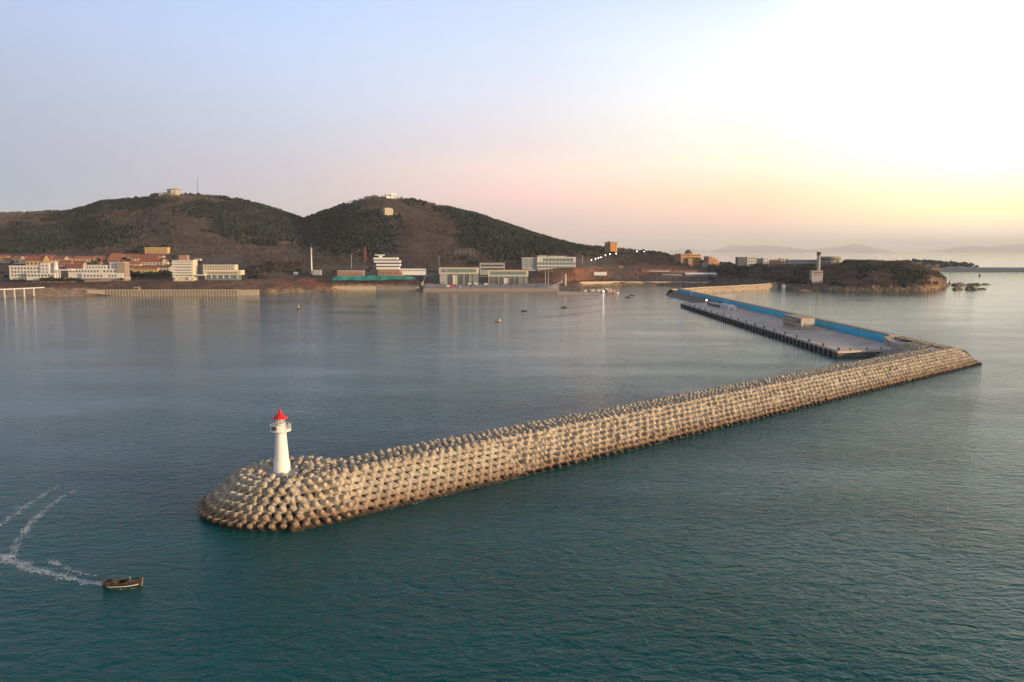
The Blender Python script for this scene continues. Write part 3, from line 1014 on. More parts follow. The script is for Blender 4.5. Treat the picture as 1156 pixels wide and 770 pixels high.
b.slab(217.8, 231, 311.0, 310.1, M_white2, -3, 9, 'canopy')

b = Bld('hotel', 'two storey cream hotel with an overhanging middle floor right of the tower hotel', 'hotel', 250, 1190, 314.4)
b.wall(231, 269, 314.4, 310.6, M_gglass, dep=14, name='ground_floor')
for q in (232, 238.5, 245, 252, 259, 268):
    b.slab(q, q + .5, 314.4, 310.6, M_white2, -2.4, .5, 'pillar')
b.wall(229.5, 271.5, 310.5, 305.6, M_cream, dy=-2.5, dep=18, sink=0, cornice=M_white2)
b.bands(234, 268, 310, 306, 1, dy=-2.5, hf=.25)
b.wall(229.3, 265, 305.1, 299.4, M_cream, dy=0, dep=14, sink=0, cornice=M_white2)
b.win(230.5, 263.5, 305, 299.6, 2, 11, dy=0, wf=.42, hf=.55)

# --- sea wall with two rows of openings
Pw = [atz(118, 333.3), atz(270, 333.2)]
root = thing('sea_wall', 'long tan sea wall pierced by two rows of small dark openings', 'sea wall', (Pw[0].x, Pw[0].y - 4, 0), math.atan2(Pw[1].y - Pw[0].y, Pw[1].x - Pw[0].x))
Lw = (Pw[1] - Pw[0]).length
MB().box(-22, Lw + 28, 0, 3, -2, 7.2).build('wall', M_tan, root)
MB().box(-22.3, Lw + 28.3, -.3, 3.3, 7.205, 7.7).build('coping', M_tan, root)
oc = 44
for r_ in range(2):
    put_windows(root, 2, Lw - 1, 0, .4 + r_ * 3.1, 3.5 + r_ * 3.1, 1, oc, .55, .62, M_void, 'opening')
ww = thing('gate_house', 'small pinkish gate house standing on the long tan sea wall', 'hut', atz(156, 333.2) + Vector((0, -4.6, 0)))
MB().box(-4, 4, 0, 3.5, 7.8, 11.2).build('wall', M_pink, ww)
MB().box(-4.3, 4.3, -.3, 3.8, 11.205, 11.6).build('roof', M_roofg, ww)
MB().box(-2.6, 2.6, -.15, .2, 8, 9.6).build('opening', M_void, ww)

# --- trestle bridge on the left edge
p0, p1 = atY(-60, 331.5, 985), atY(49, 324.0, 1076)
root = thing('footbridge', 'pale footbridge on thin piers running onto the beach at the left edge', 'bridge', (p0.x, p0.y, 0), math.atan2(p1.y - p0.y, p1.x - p0.x))
Lb = math.hypot(p1.x - p0.x, p1.y - p0.y)
m = MB(); zb0, zb1 = atY(-60, 329.0, 985).z, p1.z
m.add([(0, -3, zb0 - 1.2), (Lb, -3, zb1 - 1.2), (Lb, 3, zb1 - 1.2), (0, 3, zb0 - 1.2), (0, -3, zb0), (Lb, -3, zb1), (Lb, 3, zb1), (0, 3, zb0)],
      [(0, 3, 2, 1), (4, 5, 6, 7), (0, 1, 5, 4), (1, 2, 6, 5), (2, 3, 7, 6), (3, 0, 4, 7)])
m.build('deck', M_white, root)
for k in range(9):
    t = (k + .4) / 9.5
    MB().tube((Lb * t, -1.6, -2), (Lb * t, -1.6, zb0 + (zb1 - zb0) * t - 1.21), .7, n=10).build('pier', M_white, root)
    MB().tube((Lb * t, 1.6, -2), (Lb * t, 1.6, zb0 + (zb1 - zb0) * t - 1.21), .7, n=10).build('pier', M_white, root)

# --- hill tops
b = Bld('hilltop_house', 'pale eight sided hilltop house with a low grey roof on the left summit', 'house', 194, 2085, 219.2)
_, _, z0, z1 = b.r(188, 200, 219.2, 214.2)
MB().lathe([(17, -8), (17, z1)], 8, 0, 13, False).build('wall', M_cream, b.root)
MB().lathe([(20, z1 + .01), (19.5, z1 + .8), (9, z1 + 3.2), (5, z1 + 3.4)], 8, 0, 13, False).build('roof', M_pink, b.root)
for k in range(8):
    a = -PI + PI * (k + .5) / 8
    MB().box(-1.6, 1.6, -.2, .2, 1, z1 - 1.5).build('window', M_glass, b.root).matrix_local = Matrix.Translation((15.9 * math.cos(a), 13 + 15.9 * math.sin(a), 0)) @ Matrix.Rotation(a + PI / 2, 4, 'Z')
b.wall(179, 189, 220.5, 217.4, M_grey, dy=6, dep=8, name='annex')
a = hit(222.5, 222.6, 1800, 2300)
root = thing('radio_mast', 'thin dark radio mast standing on the left summit', 'mast', (a.x, 2090, a.z - 3))
zt = atY(222.5, 200, 2090).z
m = MB()
for sx_, sy_ in ((-.9, -.5), (.9, -.5), (0, 1)):
    m.tube((sx_, sy_, 0), (sx_ * .5, sy_ * .5, zt - a.z), .22, .16, 5)
for k in range(14):
    z = 3 + k * (zt - a.z - 4) / 14; f_ = 1 - .5 * k / 14
    m.tube((-.9 * f_, -.5 * f_, z), (.9 * f_, -.5 * f_, z + 2), .12, n=4)
m.build('lattice', M_dsteel, root)
MB().tube((0, 0, zt - a.z - 1), (0, 0, zt - a.z + 4), .15, .08, 5).build('aerial', M_dsteel, root)

b = Bld('hilltop_house', 'bright cream villa on the right summit among trees', 'house', 441, 1985, 222.6, rz=R(25))
b.wall(436, 440.5, 222.6, 219.2, M_white2, dep=10, sink=8, cornice=M_white2)
b.wall(440.7, 447.5, 222.8, 218.2, M_white2, dy=-2, dep=12, sink=8, cornice=M_white2)
b.win(436.5, 447, 222, 219, 1, 5, dy=-2, wf=.4, hf=.5)
Yh = hitY(439, 243)
b = Bld('hillside_house', 'lone sunlit yellow house on the slope below the right summit', 'house', 439, Yh, 242.5, rz=R(28))
b.wall(434.5, 444, 242.5, 236.6, M_cream, dep=11, sink=8)
x0, x1, z0, z1 = b.r(434.5, 444, 242.5, 236.6)
MB().gable(x0 - .8, x1 + .8, -.8, 11.8, z1 + .01, z1 + 4.2, 3).build('roof', M_cream, b.root)
b.win(435, 443.5, 242, 237, 2, 4, wf=.4)
b.wall(448, 452.5, 243.2, 241.2, M_cream, dy=2, dep=5, name='annex')

# --- telecom tower with its hut
Yt = 1330
a = atY(352, 307, Yt)
root = thing('telecom_tower', 'white telecom tower with antenna rings above the red bank', 'tower', (a.x, Yt, a.z - 3))
zt = atY(352, 279.5, Yt).z - a.z + 3
MB().lathe([(1.3, 0), (.75, zt), (.4, zt + .1)], 12).build('pole', M_white2, root)
for k in range(3):
    z = zt - 2 - k * 4.0
    MB().lathe([(1.5, z), (1.7, z + .3), (1.7, z + 1.8), (1.5, z + 2)], 12).build('antenna_ring', M_steel, root)
MB().tube((0, 0, zt), (0, 0, zt + 9), .14, .06, 6).build('aerial', M_steel, root)
b = Bld('hut', 'low flat white equipment hut beside the telecom tower', 'hut', 357, 1325, 308)
b.wall(352.8, 362, 308, 305.3, M_grey, dep=8, cornice=M_white)
b = Bld('hut', 'small white cabin on the bank left of the telecom tower', 'hut', 333, hitY(333, 310.2), 310.2)
b.wall(331.5, 335.5, 310.2, 307.6, M_white2, dep=5, cornice=M_white2)

# --- tower crane in the woods
Yc_ = 1500
a = atY(412.5, 291, Yc_)
root = thing('tower_crane', 'red tower crane with a long thin jib rising from the woods', 'crane', (a.x, Yc_, a.z - 6))
hz_ = atY(412.5, 281.7, Yc_).z - a.z + 6; ht = atY(412.5, 277, Yc_).z - a.z + 6
m = MB()
for sx_, sy_ in ((-1, -1), (1, -1), (1, 1), (-1, 1)):
    m.tube((sx_, sy_, 0), (sx_ * .9, sy_ * .9, hz_), .3, .3, 4)
for k in range(10):
    z = k * hz_ / 10
    m.tube((-1, -1, z), (1, -1, z + hz_ / 10), .2, n=4); m.tube((1, -1, z), (1, 1, z + hz_ / 10), .2, n=4)
m.build('tower', M_redst, root)
m = MB(); m.tube((-1, 0, hz_), (0, 0, ht), .5, .3, 5); m.tube((1, 0, hz_), (0, 0, ht), .5, .3, 5); m.build('apex', M_redst, root)
xl = atY(405, 282, Yc_).x - a.x; xr = atY(441, 280.6, Yc_).x - a.x
MB().tube((xl, 0, hz_ + .2), (0, 0, hz_ + .5), .35, n=5).tube((0, 0, hz_ + .5), (xr, 0, hz_ + 2.4), .35, .25, 5).build('jib', M_dsteel, root)
MB().box(xl - 1, xl + 1.4, -1, 1, hz_ - 2, hz_ + .1).build('counterweight', M_redst, root)
MB().tube((0, 0, ht), (xr * .7, 0, hz_ + 2), .1, n=4).build('stay', M_dsteel, root)

# --- teal hoarding and the buildings behind it
Yf = 1262
A_, B_ = atY(375, 316.2, Yf), atY(469, 315.6, Yf)
root = thing('hoarding', 'long teal green hoarding draped along the top of the bank', 'fence', (A_.x, Yf, A_.z))
m = MB(); n_seg = 48
vsx = []
for i in range(n_seg + 1):
    t = i / n_seg
    x = (B_.x - A_.x) * t
    zt_ = atY(375 + 94 * t, 311.2 + .5 * math.sin(t * 9), Yf).z - A_.z
    zl_ = atY(375 + 94 * t, 316.0 - 1.2 * t * t * (1 if t > .6 else 0) + .3 * math.sin(t * 23), Yf).z - A_.z - .5
    y = .5 * math.sin(t * 40)
    if t < .05: zt_ = zl_ + (zt_ - zl_) * (.3 + t * 14)
    if t > .94: zt_ = zl_ + (zt_ - zl_) * (.35 + (1 - t) * 10)
    vsx += [(x, y, zl_), (x, y, zt_), (x, y + .15, zl_), (x, y + .15, zt_)]
fsx = []
for i in range(n_seg):
    o4 = 4 * i
    fsx += [(o4, o4 + 4, o4 + 5, o4 + 1), (o4 + 3, o4 + 7, o4 + 6, o4 + 2), (o4 + 1, o4 + 5, o4 + 7, o4 + 3)]
m.add(vsx, fsx); m.build('sheet', M_teal, root)
for i in range(0, 24):
    x = (B_.x - A_.x) * i / 23
    MB().tube((x, .6, -3), (x, .6, 6), .1, n=5).build('post', M_dsteel, root)
b = Bld('bank_building', 'low pinkish brown building with a pale roof edge behind the teal hoarding', 'building', 395, 1285, 312)
b.wall(381, 410, 312, 306.0, M_brick, dep=14, cornice=M_white)
b.win(383, 409, 311.6, 308.4, 1, 9, wf=.35, hf=.45)
b = Bld('bank_hotel', 'white ship like hotel with banded balconies on a brown base above the teal hoarding', 'hotel', 437, 1290, 311)
b.wall(427, 451, 311, 304.4, M_brick, dep=16)
m_ = b.r(452, 455.5, 311, 304.4)
MB().add([(m_[0] - 1.2, 0, -4), (m_[1], 0, -4), (m_[1], 15, -4), (m_[0] - 1.2, 15, -4), (m_[0] - 1.2, 0, m_[3]), (m_[0] - 1.2, 15, m_[3])],
         [(0, 1, 4), (3, 5, 2), (1, 2, 5, 4), (0, 3, 2, 1), (0, 4, 5, 3)]).build('buttress', M_brick, b.root)
b.win(428, 450, 310.6, 306.2, 1, 7, wf=.35, hf=.4)
for (x0_, x1_, yb_, yt_) in ((425, 450.2, 304.2, 301.6), (424.6, 451.3, 300.3, 298.0), (422.2, 451.2, 296.4, 294.3), (421.4, 448.4, 293.0, 290.8)):
    b.slab(x0_, x1_, yb_, yt_, M_white2, -1.8, 17, 'balcony')
for (x0_, x1_, yb_, yt_) in ((426, 449.5, 301.6, 300.3), (426, 449, 298.0, 296.4), (424, 447, 294.3, 293.0)):
    b.slab(x0_, x1_, yb_ - .03, yt_ + .03, M_glass, 0, 14, 'window_band')
b.slab(427.5, 431, 290.7, 288.6, M_white2, 2, 6, 'roof_house')
b.slab(423, 433.3, 288.5, 287.4, M_white2, 0, 9, 'roof_canopy')
b = Bld('white_gallery', 'long low white gallery with dark openings right of the banded white hotel', 'building', 465, 1310, 306.4)
b.wall(450.5, 480.5, 306.4, 303.4, M_white2, dep=7, sink=6)
b.win(452, 480, 306.4, 304.4, 1, 10, wf=.55, hf=.75, m=M_dgrey)

# --- boathouses on the quay
def boathouse(label, px0, px1, pyb, pyt, ymid, Y, gl0, doors, frame_end, posts):
    b = Bld('boathouse', label, 'boathouse', (px0 + px1) / 2, Y, pyb)
    b.wall(px0 + 1, px1 - .5, pyb, ymid + .1, M_gglass, dy=1.5, dep=22, name='ground_floor')
    b.wall(px0, px1, ymid, pyt, M_cream, dep=26, sink=0, name='upper_floor')
    b.slab(px0 + 2.4, px1 - 2.4, ymid - 1.2, pyt + 1.6, M_gglass, -.25, .6, 'window_band')
    x0, x1, z0, z1 = b.r(px0, px1, ymid, pyt)
    MB().box(x0 - .5, x1 + .5, -.6, 26.5, z1 + .005, z1 + .7).build('roof', M_tiled, b.root)
    b.slab(px0, px1, ymid + .35, ymid + .02, M_white, -.8, 2, 'sill')
    for q in posts:
        b.slab(q, q + .45, pyb, ymid + .4, M_cream, .4, .8, 'pillar')
    for (q0, q1) in doors:
        b.slab(q0, q1, pyb, ymid + 2.2, M_white, 1.2, .4, 'door')
    for (q0, q1) in gl0:
        b.slab(q0, q1, pyb - .2, ymid + 2.0, M_dgrey, 1.3, .3, 'window')
    return b


b = boathouse('left boathouse with a cream upper floor and glazed ground floor behind the red car', 495.5, 539.8, 321.2, 302.0, 308.8, 1300,
              [(505, 510.5), (517, 522), (524, 529)], [(511, 516.2)], 1, (504, 511, 523.5, 529.8, 535))
b.wall(496.5, 504, 321.0, 309.6, M_grey, dy=.6, dep=20, name='side_wall')
b = Bld('annex', 'dark blue grey annex at the left side of the left boathouse', 'annex', 492, 1312, 320)
b.wall(488.6, 495.3, 320, 310.2, M_dgrey, dep=16, cornice=M_dgrey)
b = boathouse('right boathouse with a cream upper floor and a wide white door', 551, 596.5, 320.4, 304.8, 311.6, 1306,
              [(552, 556.5), (557.5, 562), (563, 568), (574.5, 580), (581.5, 585.5)], [(568.8, 573.8)], 1, (551.5, 562.5, 573.9, 580.5, 586, 592.8))
b = Bld('link_building', 'dark flat roofed link between the two boathouses', 'building', 546, 1316, 320)
b.wall(540.4, 551.2, 320, 312.9, M_dgrey, dep=14)
b.slab(539.9, 551.2, 312.8, 312.0, M_grey, -2, 17, 'roof')
b = Bld('office_building', 'pale blue grey office with ribbon windows behind the boathouses', 'office', 556, 1370, 308)
b.wall(541.5, 569.8, 308, 297.2, M_grey, dep=16, cornice=M_grey)
b.bands(543, 568.5, 305.5, 297.6, 2, hf=.45)
# --- large glass building
b = Bld('glass_building', 'large white and green glass building with flat roofs on the bank above the jetty', 'building', 620, 1405, 304)
b.wall(589.3, 606, 303.4, 291.2, M_grey, dep=30, cornice=M_white2)
b.wall(606.2, 650, 304, 290.6, M_white, dy=-3, dep=32, sink=0, cornice=M_white2)
b.wall(607, 649.4, 304.05, 304.02, M_pink, dy=-1.5, dep=29, sink=9, name='podium')
b.win(591, 605, 302, 292, 4, 5, wf=.7, hf=.55, m=M_gglass)
b.slab(613, 647.5, 295.3, 291.6, M_gglass, -3.3, .6, 'window_band')
b.slab(605.5, 649.6, 299.0, 296.2, M_gglass, -3.3, .6, 'window_band')
b.slab(605, 649.6, 302.6, 300.6, M_gglass, -3.3, .6, 'window_band')
for q in range(607, 650, 4):
    b.slab(q, q + .35, 304, 290.8, M_white2, -3.7, .35, 'mullion')
b.slab(607, 618, 289.9, 288.6, M_cream, 2, 14, 'roof_house')
b.slab(620, 639, 289.9, 288.9, M_cream, 4, 14, 'roof_house')
b.slab(606, 616.5, 306.5, 304.1, M_dgrey, -1, 12, 'base_floor')
b.slab(628, 646, 306.0, 304.1, M_pink, -1, 12, 'base_floor')

# --- steel gantry on the hillside
a = hit(524, 290)
root = thing('steel_gantry', 'thin grey steel frame gantry on the wooded slope above the boathouses', 'gantry', a)
Yg = a.y; g = lambda px, py: atY(px, py, Yg) - a
m = MB()
for (p, q) in (((513.5, 283.6), (536.5, 283.2)), ((513.5, 286), (536.5, 285.6)), ((513.5, 286), (513.5, 283.6)), ((519, 286), (519, 283.5)), ((525, 286), (525, 283.5)), ((531, 286), (531, 280.8)), ((536.2, 285.6), (536.2, 280.5)), ((531, 280.8), (536.2, 280.5)), ((516, 281.8), (531, 281.2))):
    m.tube(g(*p), g(*q), .28, n=5)
m.build('frame', M_steel, root)
for q in (514, 531.4):
    MB().tube(g(q, 293), g(q, 285.8), .3, n=6).build('post', M_steel, root)

# --- concrete staircase, tall poles and pillar near the jetty
p0, p1, p2 = hit(622.5, 305.5), hit(634.5, 318), hit(624, 323)
def stair(path, w, name, label):
    root = thing(name, label, 'stairs', path[0])
    for s_, (a, b2) in enumerate(zip(path[:-1], path[1:])):
        a, b2 = a - path[0], b2 - path[0]
        d = (b2 - a); n = 16; sd = Vector((w / 2, 0, 0))
        m = MB()
        for i in range(n):
            q = a + d * (i + .5) / n
            m.box(q.x - w / 2, q.x + w / 2, q.y - abs(d.y) / n * .6, q.y + abs(d.y) / n * .6, q.z - 3, q.z + .5)
        m.build('flight', M_conc, root)
    return root
stair([p0, p1, p2], 5.0, 'staircase', 'pale concrete staircase descending the bank to the jetty')
stair([hit(480.5, 312.5), hit(475.5, 321.5)], 2.2, 'staircase', 'narrow pale steps at the right end of the teal hoarding')

PG = 'tall grey poles on the quay'
for px, yb, yt, Y, lab in ((615.6, 324.5, 303, 1235, 'left one of two tall pale poles before the glass building'), (618.9, 324.5, 303, 1238, 'right one of two tall pale poles before the glass building'),
                           (504.5, 324, 303.5, 1262, 'tall pale pole before the left end of the left boathouse'), (539.5, 321.5, 303, 1285, 'tall pale pole at the right corner of the left boathouse'),
                           (397, 306, 287.5, 1420, 'thin pale pole in the woods left of the red crane'), (303.3, 304, 293, 1430, 'thin pole among bare trees right of the two storey hotel'),
                           (303 + 0.0 + 19.5, 304, 292.5, 1420, 'thin pole beside the row of bare poplars'), (495.5, 298, 289, 1470, 'thin pole on the brown slope left of the gantry'),
                           (657.5, 296, 288.2, 1480, 'thin pale pole right of the glass building'), (710, 286, 278, 1760, 'thin mast on the skyline right of the orange block')):
    a = atY(px, yb, Y)
    root = thing('pole', lab, 'pole', (a.x, Y, a.z - 2))
    h_ = atY(px, yt, Y).z - a.z + 2
    MB().tube((0, 0, 0), (0, 0, h_), .42, .3, 8).build('shaft', M_steel, root)
    MB().box(-.7, .7, -.4, .4, h_, h_ + .5).build('cap', M_steel, root)
a = atY(638.3, 321, 1262)
root = thing('stone_pillar', 'stout pale pillar at the head of the jetty', 'pillar', (a.x, 1262, a.z - 2))
MB().lathe([(1.5, 0), (1.2, 2 + atY(638, 309.5, 1262).z - a.z)], 12).build('shaft', M_cream, root)
MB().lathe([(1.4, 2 + atY(638, 309.5, 1262).z - a.z + .01), (1.4, 2.6 + atY(638, 309.5, 1262).z - a.z)], 12).build('cap', M_white, root)

# --- billboard
Yb2 = hitY(677.5, 311.6) - 16
b = Bld('billboard', 'blank white roadside billboard on the grassy slope above the moored boats', 'billboard', 677.5, Yb2, 311.6)
x0, x1, z0, z1 = b.r(670.5, 685, 310.9, 307.1)
MB().box(x0, x1, 0, .4, z0, z1).build('panel', M_white2, b.root)
for t in (.15, .5, .85):
    MB().box(x0 + (x1 - x0) * t - .2, x0 + (x1 - x0) * t + .2, .45, .8, -3, z1 - .5).build('post', M_dsteel, b.root)

# --- orange apartment block on the skyline
b = Bld('apartment_block', 'orange brick apartment block with three sunlit bays on the skyline', 'apartment block', 690.5, 1720, 284.5, rz=R(33))
for k, q in enumerate((685.0, 688.6, 692.2)):
    b.wall(q + .15, q + 3.4, 285, 274.6, M_orange, dy=-9, dep=19, sink=10, name='bay')
    b.win(q + .6, q + 1.5, 284.5, 275, 6, 1, dy=-9, wf=.9, hf=.5)
b.wall(684.9, 695.8, 285, 274.3, M_brick, dy=-7.5, dep=17, sink=10)
x0, x1, z0, z1 = b.r(684.5, 696.2, 274.1, 273.4)
MB().box(x0, x1, -9.6, 10.5, z0 + .01, z1).build('roof', M_tiled, b.root)
b.slab(687, 689, 273.3, 272.4, M_brick, -2, 8, 'roof_house')

b = Bld('cottage', 'small yellow orange cottage on the slope right of the billboard', 'cottage', 700.5, hitY(700.5, 302.4), 302.4)
b.wall(698.2, 703, 302.4, 300.9, M_yellow, dep=6)
x0, x1, z0, z1 = b.r(698.2, 703, 302.4, 300.9)
MB().gable(x0 - .4, x1 + .4, -.5, 6.5, z1 + .01, z1 + 2.2, 1.2).build('roof', M_tile2, b.root)
b.win(698.4, 702.8, 302.2, 301, 1, 3)

def shed(label, px0, px1, pyb, pye, pyt, wm, rm, cols, dep=9, group=None):
    b = Bld('long_shed', label, 'shed', (px0 + px1) / 2, hitY((px0 + px1) / 2, pyb), pyb, group)
    x0, x1, z0, z1 = b.r(px0, px1, pyb, pye)
    MB().box(x0, x1, 0, dep, -3, z1).build('wall', wm, b.root)
    zt = b.r(px0, px1, pyb, pyt)[3]
    MB().gable(x0 - .5, x1 + .5, -.6, dep + .6, z1 + .01, zt, .6).build('roof', rm, b.root)
    put_windows(b.root, x0 + .5, x1 - .5, 0, .3, z1, 1, cols, .4, .5)
shed('long shed with a faded red roof and pale walls left of the stepped orange hotel', 725, 758, 307.2, 305.4, 303.2, M_white, M_tiled, 12)
shed('second red roofed shed below the stepped orange hotel', 759, 787, 308.0, 306.2, 304.6, M_pink, M_tiled, 10)
shed('long white roofed shed below the two orange hotels', 774, 809, 311.6, 309.6, 308.0, M_pink, M_white2, 12)
shed('low grey shed with a pale roof at the foot of the red slope', 748, 752 + 18, 311.4, 310.2, 309.2, M_grey, M_roofg, 6)

# --- stepped orange hotel with a dome
b = Bld('stepped_hotel', 'orange stepped hotel crowned by a dark dome with sunlit terraces', 'hotel', 781, 1640, 303, rz=R(24))
b.wall(767.5, 777, 303, 286.4, M_brick, dy=6, dep=22, sink=8)
b.win(768.5, 776.5, 302, 287, 5, 3, dy=6, wf=.4, hf=.4)
b.wall(775.5, 784, 303, 291.4, M_brick, dy=-2, dep=20, sink=8)
b.win(776.5, 783.5, 302, 292, 4, 3, dy=-2, wf=.4, hf=.4)
for (q0, q1, yb_, yt_, dd) in ((784.2, 791, 303, 297.5, -2), (784.2, 792.5, 297.3, 294.0, 0), (784.2, 795, 293.8, 290.4, 2), (776, 794.6, 290.2, 286.6, 5)):
    b.wall(q0, q1, yb_, yt_, M_orange, dy=dd, dep=20 - dd, sink=0 if yb_ < 303 else 8, name='terrace')
    b.win(q0 + .4, q1 - .3, yb_ - .1, yt_ + .2, 1, 4, dy=dd, wf=.7, hf=.4)
x0, x1, z0, z1 = b.r(776, 785, 286.4, 281.8, 12)
xc_ = (x0 + x1) / 2
MB().lathe([(9, z0 - 1.5), (9, z0), (8.2, z0 + .1), (6, z1 - 3), (3.2, z1 - 1.4), (3, z1 - .3), (1, z1)], 16, xc_, 14).build('dome', M_dgrey, b.root)
b = Bld('stepped_hotel', 'smaller orange stepped block right of the domed hotel', 'hotel', 805, 1630, 301.5, rz=R(26))
b.wall(798.5, 804, 301.5, 289.4, M_brick, dep=16, sink=8)
b.win(799, 803.5, 300, 290.5, 4, 2, wf=.4, hf=.4)
for (q0, q1, yb_, yt_, dd) in ((804.2, 813.6, 301.5, 295.6, -1), (804.2, 812.0, 295.4, 292.8, 1), (804.2, 809.5, 292.6, 290.8, 3)):
    b.wall(q0, q1, yb_, yt_, M_orange, dy=dd, dep=15 - dd, sink=0 if yb_ < 301 else 8, name='terrace')
    b.win(q0 + .3, q1 - .3, yb_ - .1, yt_ + .2, 1, 4, dy=dd, wf=.7, hf=.4)
b = Bld('glass_pavilion', 'small grey glass pavilion between the two orange hotels', 'pavilion', 796, 1600, 300)
b.wall(792.5, 798.3, 301, 297.0, M_gglass, dep=8, sink=6, cornice=M_grey)

# --- row of flat blocks on the right
YB = 1570
for (lab, q0, q1, yb_, yt_, m_, wm, cols) in (
        ('dark fronted flat block at the left end of the row before the sea', 832.5, 843, 300.5, 290.6, M_dgrey, M_gglass, 3),
        ('block with a pale cube on top and a sunlit cream front', 843.4, 854, 300, 290.4, M_white, M_glass, 3),
        ('dark grey block right of the block with the cream front', 854.2, 861.4, 299.5, 292.2, M_dgrey, M_glass, 2),
        ('narrow white sunlit block between two dark blocks', 861.8, 868.2, 299.4, 291.4, M_white2, M_glass, 2),
        ('low dark brown block right of the narrow white block', 868.6, 881, 299.4, 293.4, M_brick, M_glass, 4),
        ('cream sunlit block left of the long low building', 881.4, 889.8, 299, 292.2, M_cream, M_glass, 2)):
    b = Bld('flat_block', lab, 'building', (q0 + q1) / 2, YB, yb_)
    b.wall(q0, q1, yb_, yt_, m_, dep=16, sink=8, cornice=m_)
    b.win(q0 + .5, q1 - .5, yb_, yt_, 3, cols, wf=.5, hf=.45, m=wm)
b = Bld('long_building', 'long low grey stone building with many windows left of the control tower', 'building', 907, 1545, 299.8)
b.wall(890.4, 923, 299.8, 293.6, M_grey, dep=16, sink=8, cornice=M_pink)
b.win(892, 922, 299.3, 294, 2, 15, wf=.35, hf=.4)
Yr2 = 1500
b = Bld('round_tank', 'large round pale building behind the control tower', 'building', 940.5, Yr2, 298)
x0, x1, z0, z1 = b.r(928, 953, 298, 289.6)
rr = (x1 - x0) / 2
MB().lathe([(rr, -8), (rr, z1 - 1.8), (rr + .5, z1 - 1.7), (rr + .5, z1), (rr - 1, z1), (rr - 1, z1 - .8)], 40, 0, rr * .9).build('wall', M_conc, b.root)
for k in range(18):
    a = PI + PI * (k + .5) / 18
    o = MB().box(-1, 1, -.15, .15, z1 - 7, z1 - 4.5).build('window', M_glass, b.root)
    o.matrix_local = Matrix.Translation((rr * math.cos(a), rr * .9 + rr * math.sin(a), 0)) @ Matrix.Rotation(a + PI / 2, 4, 'Z')
# control tower
Yt = hitY(923, 310.6) - 22
b = Bld('control_tower', 'grey control tower with a glazed top on the wooded headland', 'tower', 924.8, Yt, 310.6)
b.wall(916.3, 929.2, 311.5, 306.0, M_conc, dep=10, sink=12, cornice=M_conc)
b.win(917, 928.8, 308.8, 306.4, 1, 4, wf=.65, hf=.6)
b.win(918, 928, 311.2, 309.4, 1, 5, wf=.5, hf=.6)
_, _, _, z1 = b.r(922, 927, 306, 289.2, 4)
_, _, _, z2 = b.r(922, 927, 306, 284.4, 4)
MB().lathe([(3.0, 3), (2.7, z1)], 16, 0, 5).build('shaft', M_conc, b.root)
MB().lathe([(2.8, z1 + .01), (3.6, z1 + 1.2), (3.6, z1 + 1.9)], 16, 0, 5).build('gallery', M_conc, b.root)
MB().lathe([(2.9, z1 + 1.9), (3.3, z2 - 1.6)], 16, 0, 5).build('glazing', M_glass, b.root)
MB().lathe([(4.0, z2 - 1.6), (4.0, z2 - .7), (2.2, z2)], 16, 0, 5).build('roof', M_dgrey, b.root)
for k in range(5):
    z = 5 + k * (z1 - 6) / 5
    MB().box(-.5, .5, 5 - 3.05, 5 - 2.4, z, z + 1.6).build('window', M_glass, b.root)
b = Bld('hut', 'small white hut at the shore below the control tower', 'hut', 885, hitY(885, 324.3) - 12, 324.3)
b.wall(883.2, 887, 324.4, 321.9, M_white2, dep=4, sink=2, cornice=M_white2)


# ------------------------------------------------------------------ breakwater geometry
P0 = Vector((-45.0, 168.0))
T = Vector((0.757, 0.653)).normalized()
NN = Vector((T.y, -T.x))                    # outward: towards the open water
HC, HR = Vector((-53.0, 187.0)), 20.6       # round head
LT = 386.0
CREST = 7.2


def inside(x, y):
    """distance inside the waterline (positive on the mound) and which body it belongs to"""
    q = Vector((x, y)) - P0
    s, n = q.dot(T), q.dot(NN)
    dt = min(-n, n + 30.0)
    if s < 0: dt = min(dt, s) if s < 0 else dt
    dh = HR - (Vector((x, y)) - HC).length
    dp = min(250.0 - x, x - 214.0)          # outer flank along the pier
    if y < 452: dp = -99
    return dt, dh, dp


def mound_z(d):
    return min(CREST, d / 1.28)


# rubble core under the armour units
xs = np.arange(-78, 262, 2.0); ys = np.arange(158, 470, 2.0)
GX, GY = np.meshgrid(xs, ys, indexing='ij')
q0x, q0y = GX - P0.x, GY - P0.y
S_ = q0x * T.x + q0y * T.y; N_ = q0x * NN.x + q0y * NN.y
DT = np.minimum(-N_, N_ + 30); DT = np.where(S_ < 0, -99, DT)
DH = HR - np.hypot(GX - HC.x, GY - HC.y)
DC = np.maximum(DT, DH)
DC = np.where(GX > 250, np.minimum(DC, 250.5 - GX), DC)
GZ = np.clip(DC / 1.28, -3, CREST) - 1.35 + 0.35 * fbm(GX, GY, 5, 3, 5)
ii = np.arange(GX.size).reshape(GX.shape)
Qc = np.stack([ii[:-1, :-1].ravel(), ii[1:, :-1].ravel(), ii[1:, 1:].ravel(), ii[:-1, 1:].ravel()], 1)
okq = (GZ.ravel()[Qc] > -2.6).any(axis=1)
Vc = np.stack([GX.ravel(), GY.ravel(), GZ.ravel()], 1)
M_core = mat('core_rubble', (0.07, 0.06, 0.05), 0.95, 0.4, 0.5, bump=0.3)
core = npmesh('breakwater_core', Vc, Qc[okq], M_core, False)
tag(core, 'dark rubble core of the long breakwater showing in the gaps between its tetrapods', 'breakwater')

